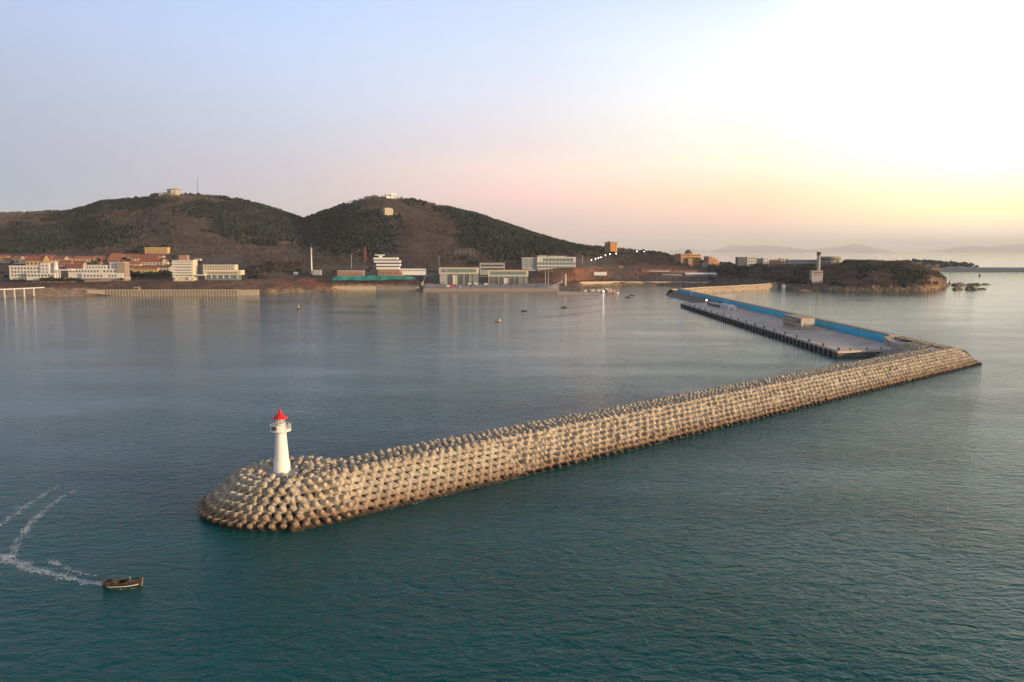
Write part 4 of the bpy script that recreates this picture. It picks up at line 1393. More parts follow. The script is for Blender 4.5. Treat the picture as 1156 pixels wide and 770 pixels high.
# outer flank of the pier: rubble core behind the wall
M_armour = bpy.data.materials.new('armour_concrete'); M_armour.use_nodes = True
n_, l_ = M_armour.node_tree.nodes, M_armour.node_tree.links
b_ = n_['Principled BSDF']; b_.inputs['Roughness'].default_value = 0.9; b_.inputs['Specular IOR Level'].default_value = 0.2
geo = n_.new('ShaderNodeNewGeometry')
sx = n_.new('ShaderNodeSeparateXYZ'); l_.new(geo.outputs['Position'], sx.inputs[0])


def nz_(scale, det=3):
    t = n_.new('ShaderNodeTexNoise'); t.inputs['Scale'].default_value = scale; t.inputs['Detail'].default_value = det
    l_.new(geo.outputs['Position'], t.inputs['Vector']); return t.outputs['Fac']


def ramp(v, stops):
    r_ = n_.new('ShaderNodeValToRGB'); l_.new(v, r_.inputs[0])
    e = r_.color_ramp.elements
    e[0].position, e[0].color = stops[0][0], stops[0][1] + (1,)
    e[1].position, e[1].color = stops[-1][0], stops[-1][1] + (1,)
    for p_, c_ in stops[1:-1]:
        q_ = e.new(p_); q_.color = c_ + (1,)
    return r_.outputs[0]


def mixc(f, a, b2, mode='MIX'):
    m_ = n_.new('ShaderNodeMix'); m_.data_type = 'RGBA'; m_.blend_type = mode
    if hasattr(f, 'default_value'): l_.new(f, m_.inputs[0])
    else: m_.inputs[0].default_value = f
    l_.new(a, m_.inputs[6])
    if hasattr(b2, 'default_value'): l_.new(b2, m_.inputs[7])
    else: m_.inputs[7].default_value = b2
    return m_.outputs[2]


base = ramp(nz_(0.28, 3), [(0.3, (0.38, 0.325, 0.255)), (0.5, (0.49, 0.42, 0.33)), (0.7, (0.60, 0.52, 0.41))])
grime = ramp(nz_(1.3, 4), [(0.35, (0.68, 0.66, 0.62)), (0.62, (1, 1, 1))])
base = mixc(1.0, base, grime, 'MULTIPLY')
# rusty and weedy tidal band just above the water
hgt = fm('ADD', sx.outputs[2], fm('MULTIPLY', fm('SUBTRACT', nz_(0.5, 3), 0.5), 1.6))
rust = maprange(hgt, 0.9, 4.4, 0.74, 0.0, True)
base = mixc(rust, base, (0.20, 0.115, 0.065, 1))
weed = maprange(hgt, 0.45, 1.35, 0.95, 0.0, True)
base = mixc(weed, base, (0.035, 0.028, 0.022, 1))
l_.new(base, b_.inputs['Base Color'])
bp = n_.new('ShaderNodeBump'); bp.inputs['Distance'].default_value = 0.06; bp.inputs['Strength'].default_value = 0.7
l_.new(nz_(3.0, 5), bp.inputs['Height']); l_.new(bp.outputs[0], b_.inputs['Normal'])


def tetra_template(L=1.74, r0=0.88, r1=0.55, n=12):
    """four tapered legs with bevelled tips meeting in the middle"""
    dirs = [Vector((0, 0, 1))] + [Vector((math.sin(R(109.47)) * math.cos(a), math.sin(R(109.47)) * math.sin(a), math.cos(R(109.47)))) for a in (R(90), R(210), R(330))]
    V, Fs, SM = [], [], []
    for d in dirs:
        a = d.orthogonal().normalized(); b2 = d.cross(a)
        rg = [(0.05, r0 * 1.05), (0.55 * L, r0 * 0.86), (L - 0.14, r1)]
        o = len(V)

        def ring(t, r):
            for k in range(n):
                an = 2 * PI * k / n
                V.append(d * t + (a * math.cos(an) + b2 * math.sin(an)) * r)
        for t, r in rg: ring(t, r)
        for i in range(2):
            for k in range(n):
                Fs.append((o + i * n + k, o + i * n + (k + 1) % n, o + (i + 1) * n + (k + 1) % n, o + (i + 1) * n + k)); SM.append(True)
        o = len(V)
        ring(L - 0.14, r1); ring(L, r1 - 0.12)
        for k in range(n):
            Fs.append((o + k, o + (k + 1) % n, o + n + (k + 1) % n, o + n + k)); SM.append(False)
        o = len(V)
        ring(L, r1 - 0.12)
        c = len(V); V.append(d * L)
        for k in range(n):
            Fs.append((o + k, o + (k + 1) % n, c, c)); SM.append(False)
    return np.array([v[:] for v in V]), Fs, SM


TV, TF, TS = tetra_template()
tet_me = bpy.data.meshes.new('concrete_tetrapod')
tet_me.from_pydata([tuple(v) for v in TV], [], [tuple(dict.fromkeys(f)) for f in TF])
tet_me.polygons.foreach_set('use_smooth', TS)
tet_me.materials.append(M_armour); tet_me.update()


def frame(zaxis, yhint, twist=0.0):
    z = Vector(zaxis).normalized(); y = Vector(tuple(yhint) + (0,) * (3 - len(yhint)))
    y = (y - z * y.dot(z)).normalized(); x = y.cross(z)
    m = Matrix((x, y, z)).transposed()
    return m @ Matrix.Rotation(twist, 3, 'Z')


UNITS = []      # (pos, rot3x3, zone)


def jit(a): return RNG.uniform(-a, a)


def addu(x, y, z, rot, zone, j=0.06, rj=0.05):
    r = Matrix.Rotation(jit(rj), 3, 'X') @ Matrix.Rotation(jit(rj), 3, 'Y') @ Matrix.Rotation(jit(rj), 3, 'Z')
    UNITS.append((Vector((x + jit(j), y + jit(j), z + jit(j))), (r @ rot) * (1.13 if zone.startswith('scale') else 1.0), zone))


SL = 1 / 1.28
nrm_s = math.hypot(1, SL)
# -- trunk, outer slope and crest
S_CH = 62.0      # the placing pattern changes here
def trunk_pt(s, d): return P0 + T * s - NN * d
row_d = 2.0
s_list = []
def do_trunk():
    # outer slope: neighbouring columns are set half a row apart, which gives the diagonal weave
    for i in range(4):
        s = -2.0
        k = 0
        while s < LT + 8:
            net = s < S_CH
            d = 0.45 + i * 3.0 + (1.5 if k % 2 else 0.0)
            p = trunk_pt(s, d)
            if d < 10.2 and d < 250.6 - p.x:
                dt, dh, dp = inside(p.x, p.y)
                if dt >= dh - .5 or dh < .3:
                    z = mound_z(d) - 0.1
                    out = Vector((NN.x * SL, NN.y * SL, 1)).normalized()
                    up = Vector((-NN.x, -NN.y, SL)).normalized()
                    t3 = Vector((T.x, T.y, 0))
                    foot = d < 1.2
                    if net:
                        addu(p.x, p.y, z, frame(-out, up + t3 * .25, jit(.1)), 'net_foot' if foot else 'net', .07, .09)
                    else:
                        addu(p.x, p.y, z, frame(out * (.62 + jit(.12)) - up * .8 + t3 * jit(.2), out, PI + jit(.15)), 'scale_foot' if foot else 'scale', .08, .1 if RNG.random() < .85 else .45)
            s += 1.42 if net else 1.6
            k += 1
    # crest
    for i in range(5):
        d = 10.3 + i * 2.3
        s = 2.0 + (1.3 if i % 2 else 0)
        while s < LT - 8:
            p = trunk_pt(s, d)
            dt, dh, dp = inside(p.x, p.y)
            if dt >= dh - .6 or dh < 0:
                lean = Vector((NN.x * .55, NN.y * .55, 1)) if i < 1 else Vector((-NN.x * .1 + jit(.25), -NN.y * .1 + jit(.25), 1))
                if i == 0:
                    addu(p.x, p.y, CREST - 0.05, frame(lean, T, jit(.3)), 'brow', .1, .13)
                else:
                    lean = Vector((-NN.x * .35 + jit(.3), -NN.y * .35 + jit(.3), 1))
                    addu(p.x, p.y, CREST - 0.6 + jit(.12), frame(lean, T, RNG.choice((0, PI)) + jit(.4)), 'crest', .12, .15)
            s += 2.6 if i == 0 else 2.25
    # harbour side
    for i in range(3):
        d = 21.9 + i * 2.2
        s = 20.0
        while s < LT - 30:
            p = trunk_pt(s, d)
            dt, dh, dp = inside(p.x, p.y)
            if dh < 1.5:
                out = Vector((-NN.x * SL, -NN.y * SL, 1)).normalized(); up = Vector((NN.x, NN.y, SL)).normalized()
                addu(p.x, p.y, mound_z(30 - d) - 0.1, frame(out, up, jit(.3)), 'rear', .1, .12)
            s += 2.6
    # corner and outer flank along the pier
    for i in range(6):
        d = 0.7 + i * 1.95 if i < 5 else 10.5
        y = 412.0
        while y < 640:
            x = 249.0 - d
            if -(Vector((x, y)) - P0).dot(NN) < d - .2:
                y += 1.0; continue
            out = Vector((SL, 0, 1)).normalized(); up = Vector((-1, 0, SL)).normalized()
            if i < 5: addu(x, y, mound_z(d) - .15, frame(-out, -up), 'flank', .06, .06)
            else: addu(x, y, CREST - .1, frame(Vector((.4, 0, 1)), (0, 1, 0), jit(.3)), 'flank', .1, .12)
            y += 2.75
    # bedded units in the corner between crest and pier wall
    for i in range(18):
        for k in range(9):
            x = 206 + i * 2.25 + (1.1 if k % 2 else 0); y = 0
            q = trunk_pt(0, 0)
            base_s = (Vector((x, 440)) - P0).dot(T)
            p = Vector((x, 428 + (x - 206) * .62 + k * 2.1))
            n = -(p - P0).dot(NN); s = (p - P0).dot(T)
            if n > 21.5 and p.y < 470 and p.x < 240 and not (p.x < 222 and p.y > 456):
                addu(p.x, p.y, 5.9 - max(0, 228 - p.x) * .22, frame((jit(.2), -.3, 1), (1, 0, 0), jit(.4)), 'corner', .1, .15)
do_trunk()
# -- round head: rings
ring_n = 0
for i in range(9):
    d = 0.7 + i * 1.85 if i < 6 else 11.3 + (i - 6) * 2.3
    r = HR - d
    n = max(6, int(2 * PI * r / (2.3 if i < 6 else 2.5)))
    for k in range(n):
        a = 2 * PI * (k + (.5 if i % 2 else 0)) / n
        x, y = HC.x + r * math.cos(a), HC.y + r * math.sin(a)
        q = Vector((x, y)) - P0
        s, nn = q.dot(T), q.dot(NN)
        dt = min(-nn, nn + 30)
        if s > 0 and dt > d + .5: continue
        if abs(x + 55) < 3.3 and abs(y - 186) < 3.3: continue
        o2 = Vector((math.cos(a), math.sin(a)))
        if i < 6:
            out = Vector((o2.x * 1.15, o2.y * 1.15, .75)).normalized()
            up = Vector((-o2.x, -o2.y, 1.2))
            addu(x, y, mound_z(d) - 0.2, frame(out, up, 0.0), 'head' if i else 'head_foot', .07, .07)
        else:
            lean = Vector((o2.x * .4 + jit(.5), o2.y * .4 + jit(.5), 1))
            addu(x, y, CREST - .3 + jit(.15), frame(lean, (o2.x, o2.y, .2), jit(1.2)), 'top', .2, .3)
print('UNITS', len(UNITS))

ZL = {'head': ('weathered concrete tetrapod with one leg pointing outward on the rounded breakwater end', 'tetrapods on the rounded breakwater end'),
      'head_foot': ('dark weed stained tetrapod at the waterline of the rounded breakwater end', 'stained tetrapods at the foot of the breakwater end'),
      'top': ('concrete tetrapod tumbled on the flat top around the white lighthouse', 'tetrapods around the lighthouse'),
      'net': ('concrete tetrapod lying flat in the honeycomb slope just right of the lighthouse', 'tetrapods of the honeycomb slope'),
      'net_foot': ('brown stained tetrapod at the waterline below the honeycomb slope', 'stained tetrapods below the honeycomb slope'),
      'brow': ('concrete tetrapod leaning outward on the front edge of the crest near the lighthouse', 'tetrapods on the crest edge'),
      'crest': ('concrete tetrapod with a leg standing up on the crest behind the honeycomb slope', 'tetrapods on the crest'),
      'scale': ('concrete tetrapod in the scale like slope right after the honeycomb slope', 'tetrapods of the scale like slope'),
      'scale_foot': ('rust stained tetrapod at the waterline of the scale like slope', 'stained tetrapods below the scale like slope')}
camv = Vector((0, 0, CAMH))


def seen(u):
    p, r, z = u
    if z in ('rear', 'flank', 'corner'): return False
    if z in ('head', 'head_foot'):
        o2 = Vector((p.x, p.y)) - HC
        return o2.normalized().dot(-Vector((p.x, p.y)).normalized()) > -.05
    return True


order = sorted([i for i, u in enumerate(UNITS) if seen(u)], key=lambda i: (UNITS[i][0] - camv).length)
near = set(order[:298])
for i in order[:298]:
    p, r, z = UNITS[i]
    o = bpy.data.objects.new('concrete_tetrapod', tet_me); COL.objects.link(o)
    o.matrix_world = Matrix.Translation(p) @ r.to_4x4()
    tag(o, ZL[z][0], 'tetrapod', ZL[z][1])
rest = [u for i, u in enumerate(UNITS) if i not in near]
TFt = np.array([f for f in TF])
RM = np.array([[list(row) for row in u[1]] for u in rest]); RP = np.array([u[0][:] for u in rest])
VV = np.einsum('nij,vj->nvi', RM, TV) + RP[:, None, :]
# triangles and quads go in as one face list
tri = np.array([(f[0], f[1], f[2]) for f in TF if f[2] == f[3]]); quad = np.array([f for f in TF if f[2] != f[3]])
q2 = np.concatenate([quad[:, [0, 1, 2]], quad[:, [0, 2, 3]]]); allt = np.concatenate([q2, tri])
FF = (allt[None] + (np.arange(len(rest)) * len(TV))[:, None, None]).reshape(-1, 3)
o = npmesh('tetrapod_armour', VV.reshape(-1, 3), FF, M_armour, False)
o.data.polygons.foreach_set('use_smooth', np.tile(np.array([bool(TS[k]) for k, f in enumerate(TF) if f[2] != f[3]] * 2 + [False] * len(tri)), len(rest)))
tag(o, 'the far stretch of tetrapods armouring the breakwater out to its corner', 'tetrapods', kind='stuff')

# ------------------------------------------------------------------ lighthouse
LB = Vector((-55.0, 185.8, 6.9))
root = thing('lighthouse', 'white round lighthouse with a red lantern roof on the breakwater end', 'lighthouse', LB, R(-8))
MB().prism([(3.6, -2.4), (2.4, -3.6), (-2.4, -3.6), (-3.6, -2.4), (-3.6, 2.4), (-2.4, 3.6), (2.4, 3.6), (3.6, 2.4)], -1.5, .75).build('plinth', M_conc, root)
MB().lathe([(1.98, .76), (1.93, 3.4), (1.86, 3.52)], 40).build('base_drum', M_white2, root)
MB().lathe([(1.74, 3.52), (1.26, 10.3)], 40).build('tower', M_white2, root)
m = MB().lathe([(1.27, 10.2), (1.4, 10.5), (2.2, 10.75), (2.42, 10.78), (2.42, 10.98), (1.3, 10.98)], 40)
m.build('gallery', M_white2, root)
# solid parapet on the left half, open rails on the right
pm = MB()
a0, a1 = R(150), R(305)
n = 26
vs, fs = [], []
for k in range(n + 1):
    a = a0 + (a1 - a0) * k / n
    for rr_, z in ((2.4, 10.99), (2.4, 12.35), (2.28, 12.35), (2.28, 10.99)):
        vs.append((rr_ * math.cos(a), rr_ * math.sin(a), z))
for k in range(n):
    for j in range(3):
        fs.append((k * 4 + j, k * 4 + 4 + j, k * 4 + 5 + j, k * 4 + 1 + j))
fs += [(0, 1, 2, 3), (n * 4 + 3, n * 4 + 2, n * 4 + 1, n * 4)]
pm.add(vs, fs); pm.build('parapet', M_white2, root)
pm = MB()
for zz in (11.45, 11.9, 12.35):
    for k in range(28):
        b0, b1 = R(-55) + R(205) * k / 28, R(-55) + R(205) * (k + 1) / 28
        pm.tube((2.36 * math.cos(b0), 2.36 * math.sin(b0), zz), (2.36 * math.cos(b1), 2.36 * math.sin(b1), zz), .045, n=5)
for k in range(10):
    b0 = R(-55) + R(205) * k / 9
    pm.tube((2.36 * math.cos(b0), 2.36 * math.sin(b0), 10.98), (2.36 * math.cos(b0), 2.36 * math.sin(b0), 12.4), .06, n=5)
pm.build('railing', M_white2, root)
bd = MB()
vs, fs = [], []
for k in range(7):
    a = R(238) + R(34) * k / 6
    for rr_ in (2.42, 2.5):
        for z in (11.3, 12.2):
            vs.append((rr_ * math.cos(a), rr_ * math.sin(a), z))
for k in range(6):
    o_ = 4 * k
    fs += [(o_ + 2, o_ + 6, o_ + 7, o_ + 3), (o_ + 1, o_ + 3, o_ + 7, o_ + 5), (o_, o_ + 4, o_ + 6, o_ + 2)]
fs += [(0, 2, 3, 1), (24, 25, 27, 26)]
bd.add(vs, fs); bd.build('dark_panel', M_dgrey, root)
lan = MB().lathe([(1.12, 10.99), (1.12, 12.5), (1.2, 12.52), (1.2, 12.62)], 24).build('lantern_base', M_white2, root)
gm = bpy.data.materials.new('lantern_glass'); gm.use_nodes = True
gb = gm.node_tree.nodes['Principled BSDF']; gb.inputs['Base Color'].default_value = (0.7, 0.75, 0.75, 1); gb.inputs['Roughness'].default_value = .05
gb.inputs['Alpha'].default_value = 0.25
MB().lathe([(.95, 12.62), (.95, 13.72)], 16).build('lantern_glass', gm, root)
pm = MB()
for k in range(8):
    b0 = 2 * PI * k / 8
    pm.tube((.99 * math.cos(b0), .99 * math.sin(b0), 12.62), (.99 * math.cos(b0), .99 * math.sin(b0), 13.75), .06, n=5)
pm.build('glazing_bar', M_white2, root)
MB().lathe([(.2, 12.62), (.28, 12.9), (.3, 13.3), (.15, 13.5)], 12).build('lamp', M_steel, root)
rf = MB().lathe([(1.0, 13.72), (1.72, 13.74), (1.72, 13.86), (1.45, 14.15), (1.0, 14.5), (.6, 14.85), (.36, 15.15), (.34, 15.3), (.48, 15.45), (.42, 15.68), (.18, 15.85)], 32).build('roof', M_red, root)
MB().tube((0, 0, 15.8), (0, 0, 16.5), .09, .04, 8).build('finial', M_red, rf)
dr = MB().box(-.45, .45, -.12, .2, .8, 2.7).build('door', M_steel, root)
dr.matrix_local = Matrix.Rotation(R(150), 4, 'Z') @ Matrix.Translation((0, -1.95, 0))

# ------------------------------------------------------------------ pier
DZ = 3.6
root = thing('pier', 'long concrete pier deck behind the blue mural wall', 'pier', (208, 660, 0))
off = (208, 660, 0)
MB().prism([(184.9, 448.6), (223.5, 456.6), (231.8, 486), (229.5, 890), (186.2, 872)], DZ - .9, DZ).build('deck', M_deck, root, off)
MB().prism([(186.0, 450.6), (223.0, 458.2), (231.5, 487), (229.2, 889), (187.4, 871)], -3, DZ - .903).build('quay_face', M_dconc, root, off)
MB().prism([(184.9, 448.6), (223.5, 456.6), (223.4, 457.1), (185.4, 449.3), (186.7, 872), (186.2, 872)], DZ + .003, DZ + .35).build('kerb', M_conc, root, off)
for k in range(58):
    y = 453 + k * 7.3
    if y < 871:
        MB().box(184.7, 186.2, y, y + 2.6, -2, DZ - .95).build('pile', M_dconc, root, off)
tyre = MB()
tyre_prof = [(.42, -.25), (.8, -.28), (.95, -.12), (.95, .12), (.8, .28), (.42, .25), (.36, 0), (.42, -.25)]
tm = MB()
vsT, fsT = [], []
for i, (r_, z_) in enumerate(tyre_prof[:-1]):
    for k in range(14):
        a = 2 * PI * k / 14
        vsT.append((z_, r_ * math.cos(a), r_ * math.sin(a)))
nP = len(tyre_prof) - 1
for i in range(nP):
    for k in range(14):
        fsT.append((i * 14 + k, i * 14 + (k + 1) % 14, ((i + 1) % nP) * 14 + (k + 1) % 14, ((i + 1) % nP) * 14 + k))
for zc in (.75, 2.45):
    tm.add([(x, y, z + zc) for x, y, z in vsT], fsT, True)
tm.tube((.1, 0, 2.6), (.3, 0, 3.9), .05, n=5)
fen_me = tm.mesh('tyre_fender', M_rubber)
for k in range(57):
    y = 457.9 + k * 7.3
    if y > 870: break
    o = bpy.data.objects.new('tyre_fender', fen_me); COL.objects.link(o)
    o.location = (184.35, y, 0)
    tag(o, 'black tyre fender hanging in the row on the harbour face of the pier', 'fender', 'tyre fenders along the pier')
bm_ = MB().lathe([(.34, 0), (.3, .55), (.52, .75), (.55, .95), (.3, 1.1)], 12)
bol = None
bol_me = bm_.mesh('mooring_bollard', M_dsteel)
for k in range(19):
    o = bpy.data.objects.new('mooring_bollard', bol_me); COL.objects.link(o)
    o.location = (187.0 + k * .01, 452.5 + k * 22.6, DZ); o.scale = (1.5, 1.5, 1.5)
    tag(o, 'dark iron mooring bollard in the row along the pier edge', 'bollard', 'bollards along the pier edge')
for (x, y) in ((194, 451.9), (205, 455.2), (214, 457)):
    o = bpy.data.objects.new('mooring_bollard', bol_me); COL.objects.link(o); o.location = (x, y + 1.5, DZ); o.scale = (1, 1, 1.2)
    tag(o, 'small bollard on the short end of the pier facing the breakwater', 'bollard', 'small bollards on the pier end')

# mural wall
WZ = 9.2
root = thing('pier_wall', 'long pier wall painted with a blue sea mural and topped by a pale walkway', 'wall', (230.5, 487, 0))
off = (230.5, 487, 0)
def wx(y): return 231.5 - (y - 487) * .0055
MB().prism([(wx(487), 487), (wx(1100), 1100), (wx(1100) + 2.6, 1100), (wx(487) + 2.6, 487)], -2, WZ).build('wall', M_conc, root, off)
MB().prism([(wx(487) + .3, 486.5), (wx(1100) + .3, 1100.5), (wx(1100) + 5.6, 1100.5), (wx(487) + 5.6, 486.5)], WZ - 1.2, WZ - .003).build('walkway', M_tan, root, off)
MB().prism([(wx(487) - .4, 486.5), (wx(1100) - .4, 1100.5), (wx(1100) + .9, 1100.5), (wx(487) + .9, 486.5)], WZ + .003, WZ + .45).build('parapet', M_tan, root, off)
MB().prism([(wx(487) - .1, 485.2), (wx(487) + 3, 485.2), (wx(487) + 3, 486.4), (wx(487) - .1, 486.4)], 2, WZ - .1).build('end_post', M_conc, root, off)
mm = bpy.data.materials.new('blue_mural'); mm.use_nodes = True
n_, l_ = mm.node_tree.nodes, mm.node_tree.links
b_ = n_['Principled BSDF']; b_.inputs['Roughness'].default_value = .7
geo = n_.new('ShaderNodeNewGeometry')
sx = n_.new('ShaderNodeSeparateXYZ'); l_.new(geo.outputs['Position'], sx.inputs[0])
def nzs(scale, vec, det=3):
    mp = n_.new('ShaderNodeMapping'); mp.inputs['Scale'].default_value = vec; l_.new(geo.outputs['Position'], mp.inputs['Vector'])
    t = n_.new('ShaderNodeTexNoise'); t.inputs['Scale'].default_value = scale; t.inputs['Detail'].default_value = det
    l_.new(mp.outputs[0], t.inputs['Vector']); return t.outputs['Fac']
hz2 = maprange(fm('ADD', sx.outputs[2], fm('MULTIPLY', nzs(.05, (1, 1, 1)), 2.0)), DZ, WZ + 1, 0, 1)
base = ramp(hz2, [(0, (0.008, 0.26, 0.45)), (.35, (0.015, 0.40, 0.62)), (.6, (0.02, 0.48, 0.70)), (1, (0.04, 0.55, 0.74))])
pale = maprange(nzs(.12, (1, .5, 2.2), 4), .60, .68, 0, .75)
base = mixc(pale, base, (0.35, 0.55, 0.62, 1))
dark = maprange(nzs(.22, (1, .7, 1.2), 3), .62, .68, 0, .7)
base = mixc(dark, base, (0.004, 0.05, 0.17, 1))
low = fm('MULTIPLY', maprange(sx.outputs[2], DZ + .2, DZ + 1.7, 1, 0), maprange(nzs(.09, (1, 1, .5), 3), .53, .6, 0, 1))
base = mixc(low, base, (0.42, 0.36, 0.16, 1))
l_.new(base, b_.inputs['Base Color'])
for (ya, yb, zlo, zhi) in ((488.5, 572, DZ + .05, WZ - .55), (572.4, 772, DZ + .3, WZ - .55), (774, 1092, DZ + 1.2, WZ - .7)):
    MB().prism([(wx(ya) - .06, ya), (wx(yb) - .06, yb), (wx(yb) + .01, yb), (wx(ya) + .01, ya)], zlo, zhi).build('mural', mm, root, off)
# outer rubble flank behind the wall
V_, F_ = [], []
yy = np.arange(470, 1110, 5.0)
for y in yy:
    for k, (x, z) in enumerate(((234, 7.0), (239, 6.6), (243, 4.2), (247, 1.6), (251, -2))):
        V_.append((x + 1.2 * math.sin(y * 1.7 + k) - (y - 487) * .0055, y, z + .7 * math.sin(y * .9 + k * 2)))
nn_ = len(yy)
for i in range(nn_ - 1):
    for k in range(4):
        F_.append((i * 5 + k, i * 5 + k + 1, i * 5 + 6 + k, i * 5 + 5 + k))
MB().add(V_, F_).build('outer_slope', M_rubble, root, off)

# corner landing between crest and wall
root = thing('landing', 'small pale concrete landing with steps at the end of the blue mural wall', 'landing', (231, 480, DZ))
MB().prism([(-7, -20), (9, -27), (10, 9), (-1, 9)], -3, 2.9).build('slab', M_conc, root)
for k in range(6):
    MB().box(-5 + k * .1 - .02 * k, -1.2, -8 + k * 1.9, -8 + k * 1.9 + 1.85, 2.905, 3.1 + k * .4).build('step', M_conc, root)

# grey stone pitching beyond the deck
root = thing('stone_slope', 'dark grey stone pitched slope below the far end of the blue wall', 'embankment', (215, 1000, 0))
V_, F_ = [], []
ys_ = list(np.linspace(868, 1125, 40))
for y in ys_:
    t = (y - 868) / 257
    xw = 206 + 6 * t - 14 * max(0, t - .0) * 0 + 2 * math.sin(t * 6)
    xt = wx(y) - .2
    if t > .9: xt -= (t - .9) * 60
    for k in range(6):
        u = k / 5
        x = xw + (xt - xw) * u
        z = -1 + (DZ + 2.2) * min(1, u * 1.15) * min(1, (1 - t) * 9 + .25)
        V_.append((x - 215, y - 1000, z + .25 * vnoise(x * .8, y * .5, 4)))
for i in range(len(ys_) - 1):
    for k in range(5):
        F_.append((i * 6 + k, i * 6 + k + 1, i * 6 + 7 + k, i * 6 + 6 + k))
MB().add(V_, F_).build('pitching', M_ramp, root)

# hall on the pier
root = thing('pier_hall', 'pale concrete hall with a brown sloped canopy standing on the pier deck', 'hall', (213.5, 572, DZ), 0)
hx0, hx1, hy = -5.0, 6.4, 36
MB().prism([(hx0, 0), (hx1 - .5, 3), (hx1 - .8, hy), (hx0 + .3, hy)], -.3, 8.0).build('wall', M_conc, root)
MB().prism([(hx0 - .4, -.5), (hx1 - .6, 2.4), (hx1 - .9, hy + .4), (hx0 - .1, hy + .4)], 8.005, 8.5).build('roof', M_tan, root)
MB().add([(hx0 - 2.6, 4, 5.4), (hx0 - .05, 3, 7.3), (hx0 + .25, hy, 7.3), (hx0 - 2.4, hy, 5.4), (hx0 - 2.6, 4, 5.7), (hx0 - .05, 3, 7.6), (hx0 + .25, hy, 7.6), (hx0 - 2.4, hy, 5.7)],
         [(0, 3, 2, 1), (4, 5, 6, 7), (0, 1, 5, 4), (2, 3, 7, 6), (0, 4, 7, 3), (1, 2, 6, 5)]).build('canopy', M_pink, root)
MB().prism([(hx0 - 1.3, 5.5), (hx0 - .05, 4.5), (hx0 + .2, hy - .4), (hx0 - 1.1, hy - .4)], -.2, 5.2).build('side_room', M_tan, root)
for k in range(8):
    MB().box(hx0 - 1.42, hx0 - 1.0, 7.6 + k * 3.3, 9.2 + k * 3.3, 1.4, 2.6).build('window', M_glass, root)
MB().box(hx0 + 3.2, hx0 + 8.6, .35, 2.2, 0, 4.8).build('door', M_tan, root)
MB().box(hx0 + 2.9, hx0 + 9.0, .3, 2.2, 4.81, 5.2).build('lintel', M_white, root)
MB().box(hx1 - 2.6, hx1 - 1.0, 2.0, 2.9, 1, 4).build('panel', M_grey, root)
# shed
root = thing('pier_shed', 'small white gabled shed on the far part of the pier deck', 'shed', (214, 770, DZ))
MB().box(-5, 3.5, 0, 30, -.2, 3.6).build('wall', M_white, root)
m = MB(); m.add([(-5.5, -.6, 3.61), (4, -.6, 3.61), (-.75, -.6, 5.2), (-5.5, 30.6, 3.61), (4, 30.6, 3.61), (-.75, 30.6, 5.2)], [(0, 1, 2), (5, 4, 3), (0, 2, 5, 3), (1, 4, 5, 2), (0, 3, 4, 1)])
m.build('roof', M_steel, root)
MB().box(-3, 0, -.08, .2, 0, 2.6).build('door', M_grey, root)
for k in range(5):
    MB().box(-5.08, -4.8, 3 + k * 5.4, 5 + k * 5.4, 1.2, 2.4).build('window', M_glass, root)
root = thing('store', 'low dark store with a flat roof beside the white gabled shed', 'store', (213, 806, DZ))
MB().box(-5, 4, 0, 42, -.2, 2.6).build('wall', M_dgrey, root)
MB().box(-5.4, 4.4, -.4, 42.4, 2.605, 3).build('roof', M_grey, root)
for k in range(6):
    MB().box(-5.08, -4.8, 3 + k * 6.4, 6 + k * 6.4, .2, 2.2).build('door', M_glass, root)


# lamp posts on the pier wall and lit lamps
def lamp_post(name, label, loc, h_, arm=1.6, lit=None, group=None, head=.5):
    root = thing(name, label, 'lamp', loc, 0, group)
    MB().tube((0, 0, 0), (0, 0, h_), .16, .09, 8).build('post', M_steel, root)
    if arm:
        MB().tube((0, 0, h_ - .05), (-arm, 0, h_ + .35), .07, n=6).build('arm', M_steel, root)
    m = MB()
    if lit is None: m.box(-arm - .9, -arm + .1, -.2, .2, h_ + .25, h_ + .45)
    else: m.ball((-arm, 0, h_ + .35), head, 10, 6)
    m.build('lamp_head', lit or M_steel, root)
    return root
pr = lamp_post('lamp_post', 'tall thin grey lamp post on the walkway behind the blue mural wall', (wx(700) + 4, 700, WZ), 11, group='lamp posts along the pier wall')
pr['group'] = 'lamp posts along the pier wall'
for k in range(1, 13):
    y = 700 + k * 33
    dup(pr, (wx(y) + 4, y, WZ))
lamp_post('deck_lamp', 'lit warm lamp at the far end of the low dark store on the pier', (208.5, 853, DZ), 4.2, 0, M_lampw, head=.75)
root = thing('signal_post', 'thin black and white signal post with two white lamps on the stone slope', 'signal', (216.5, 962, 2.4))
MB().tube((0, 0, 0), (0, 0, 8.2), .28, .2, 8).build('post', M_dsteel, root)
for z in (5.0, 8.0):
    MB().lathe([(.55, z), (.7, z + .4), (.55, z + .9)], 10).build('lamp', M_white2, root)

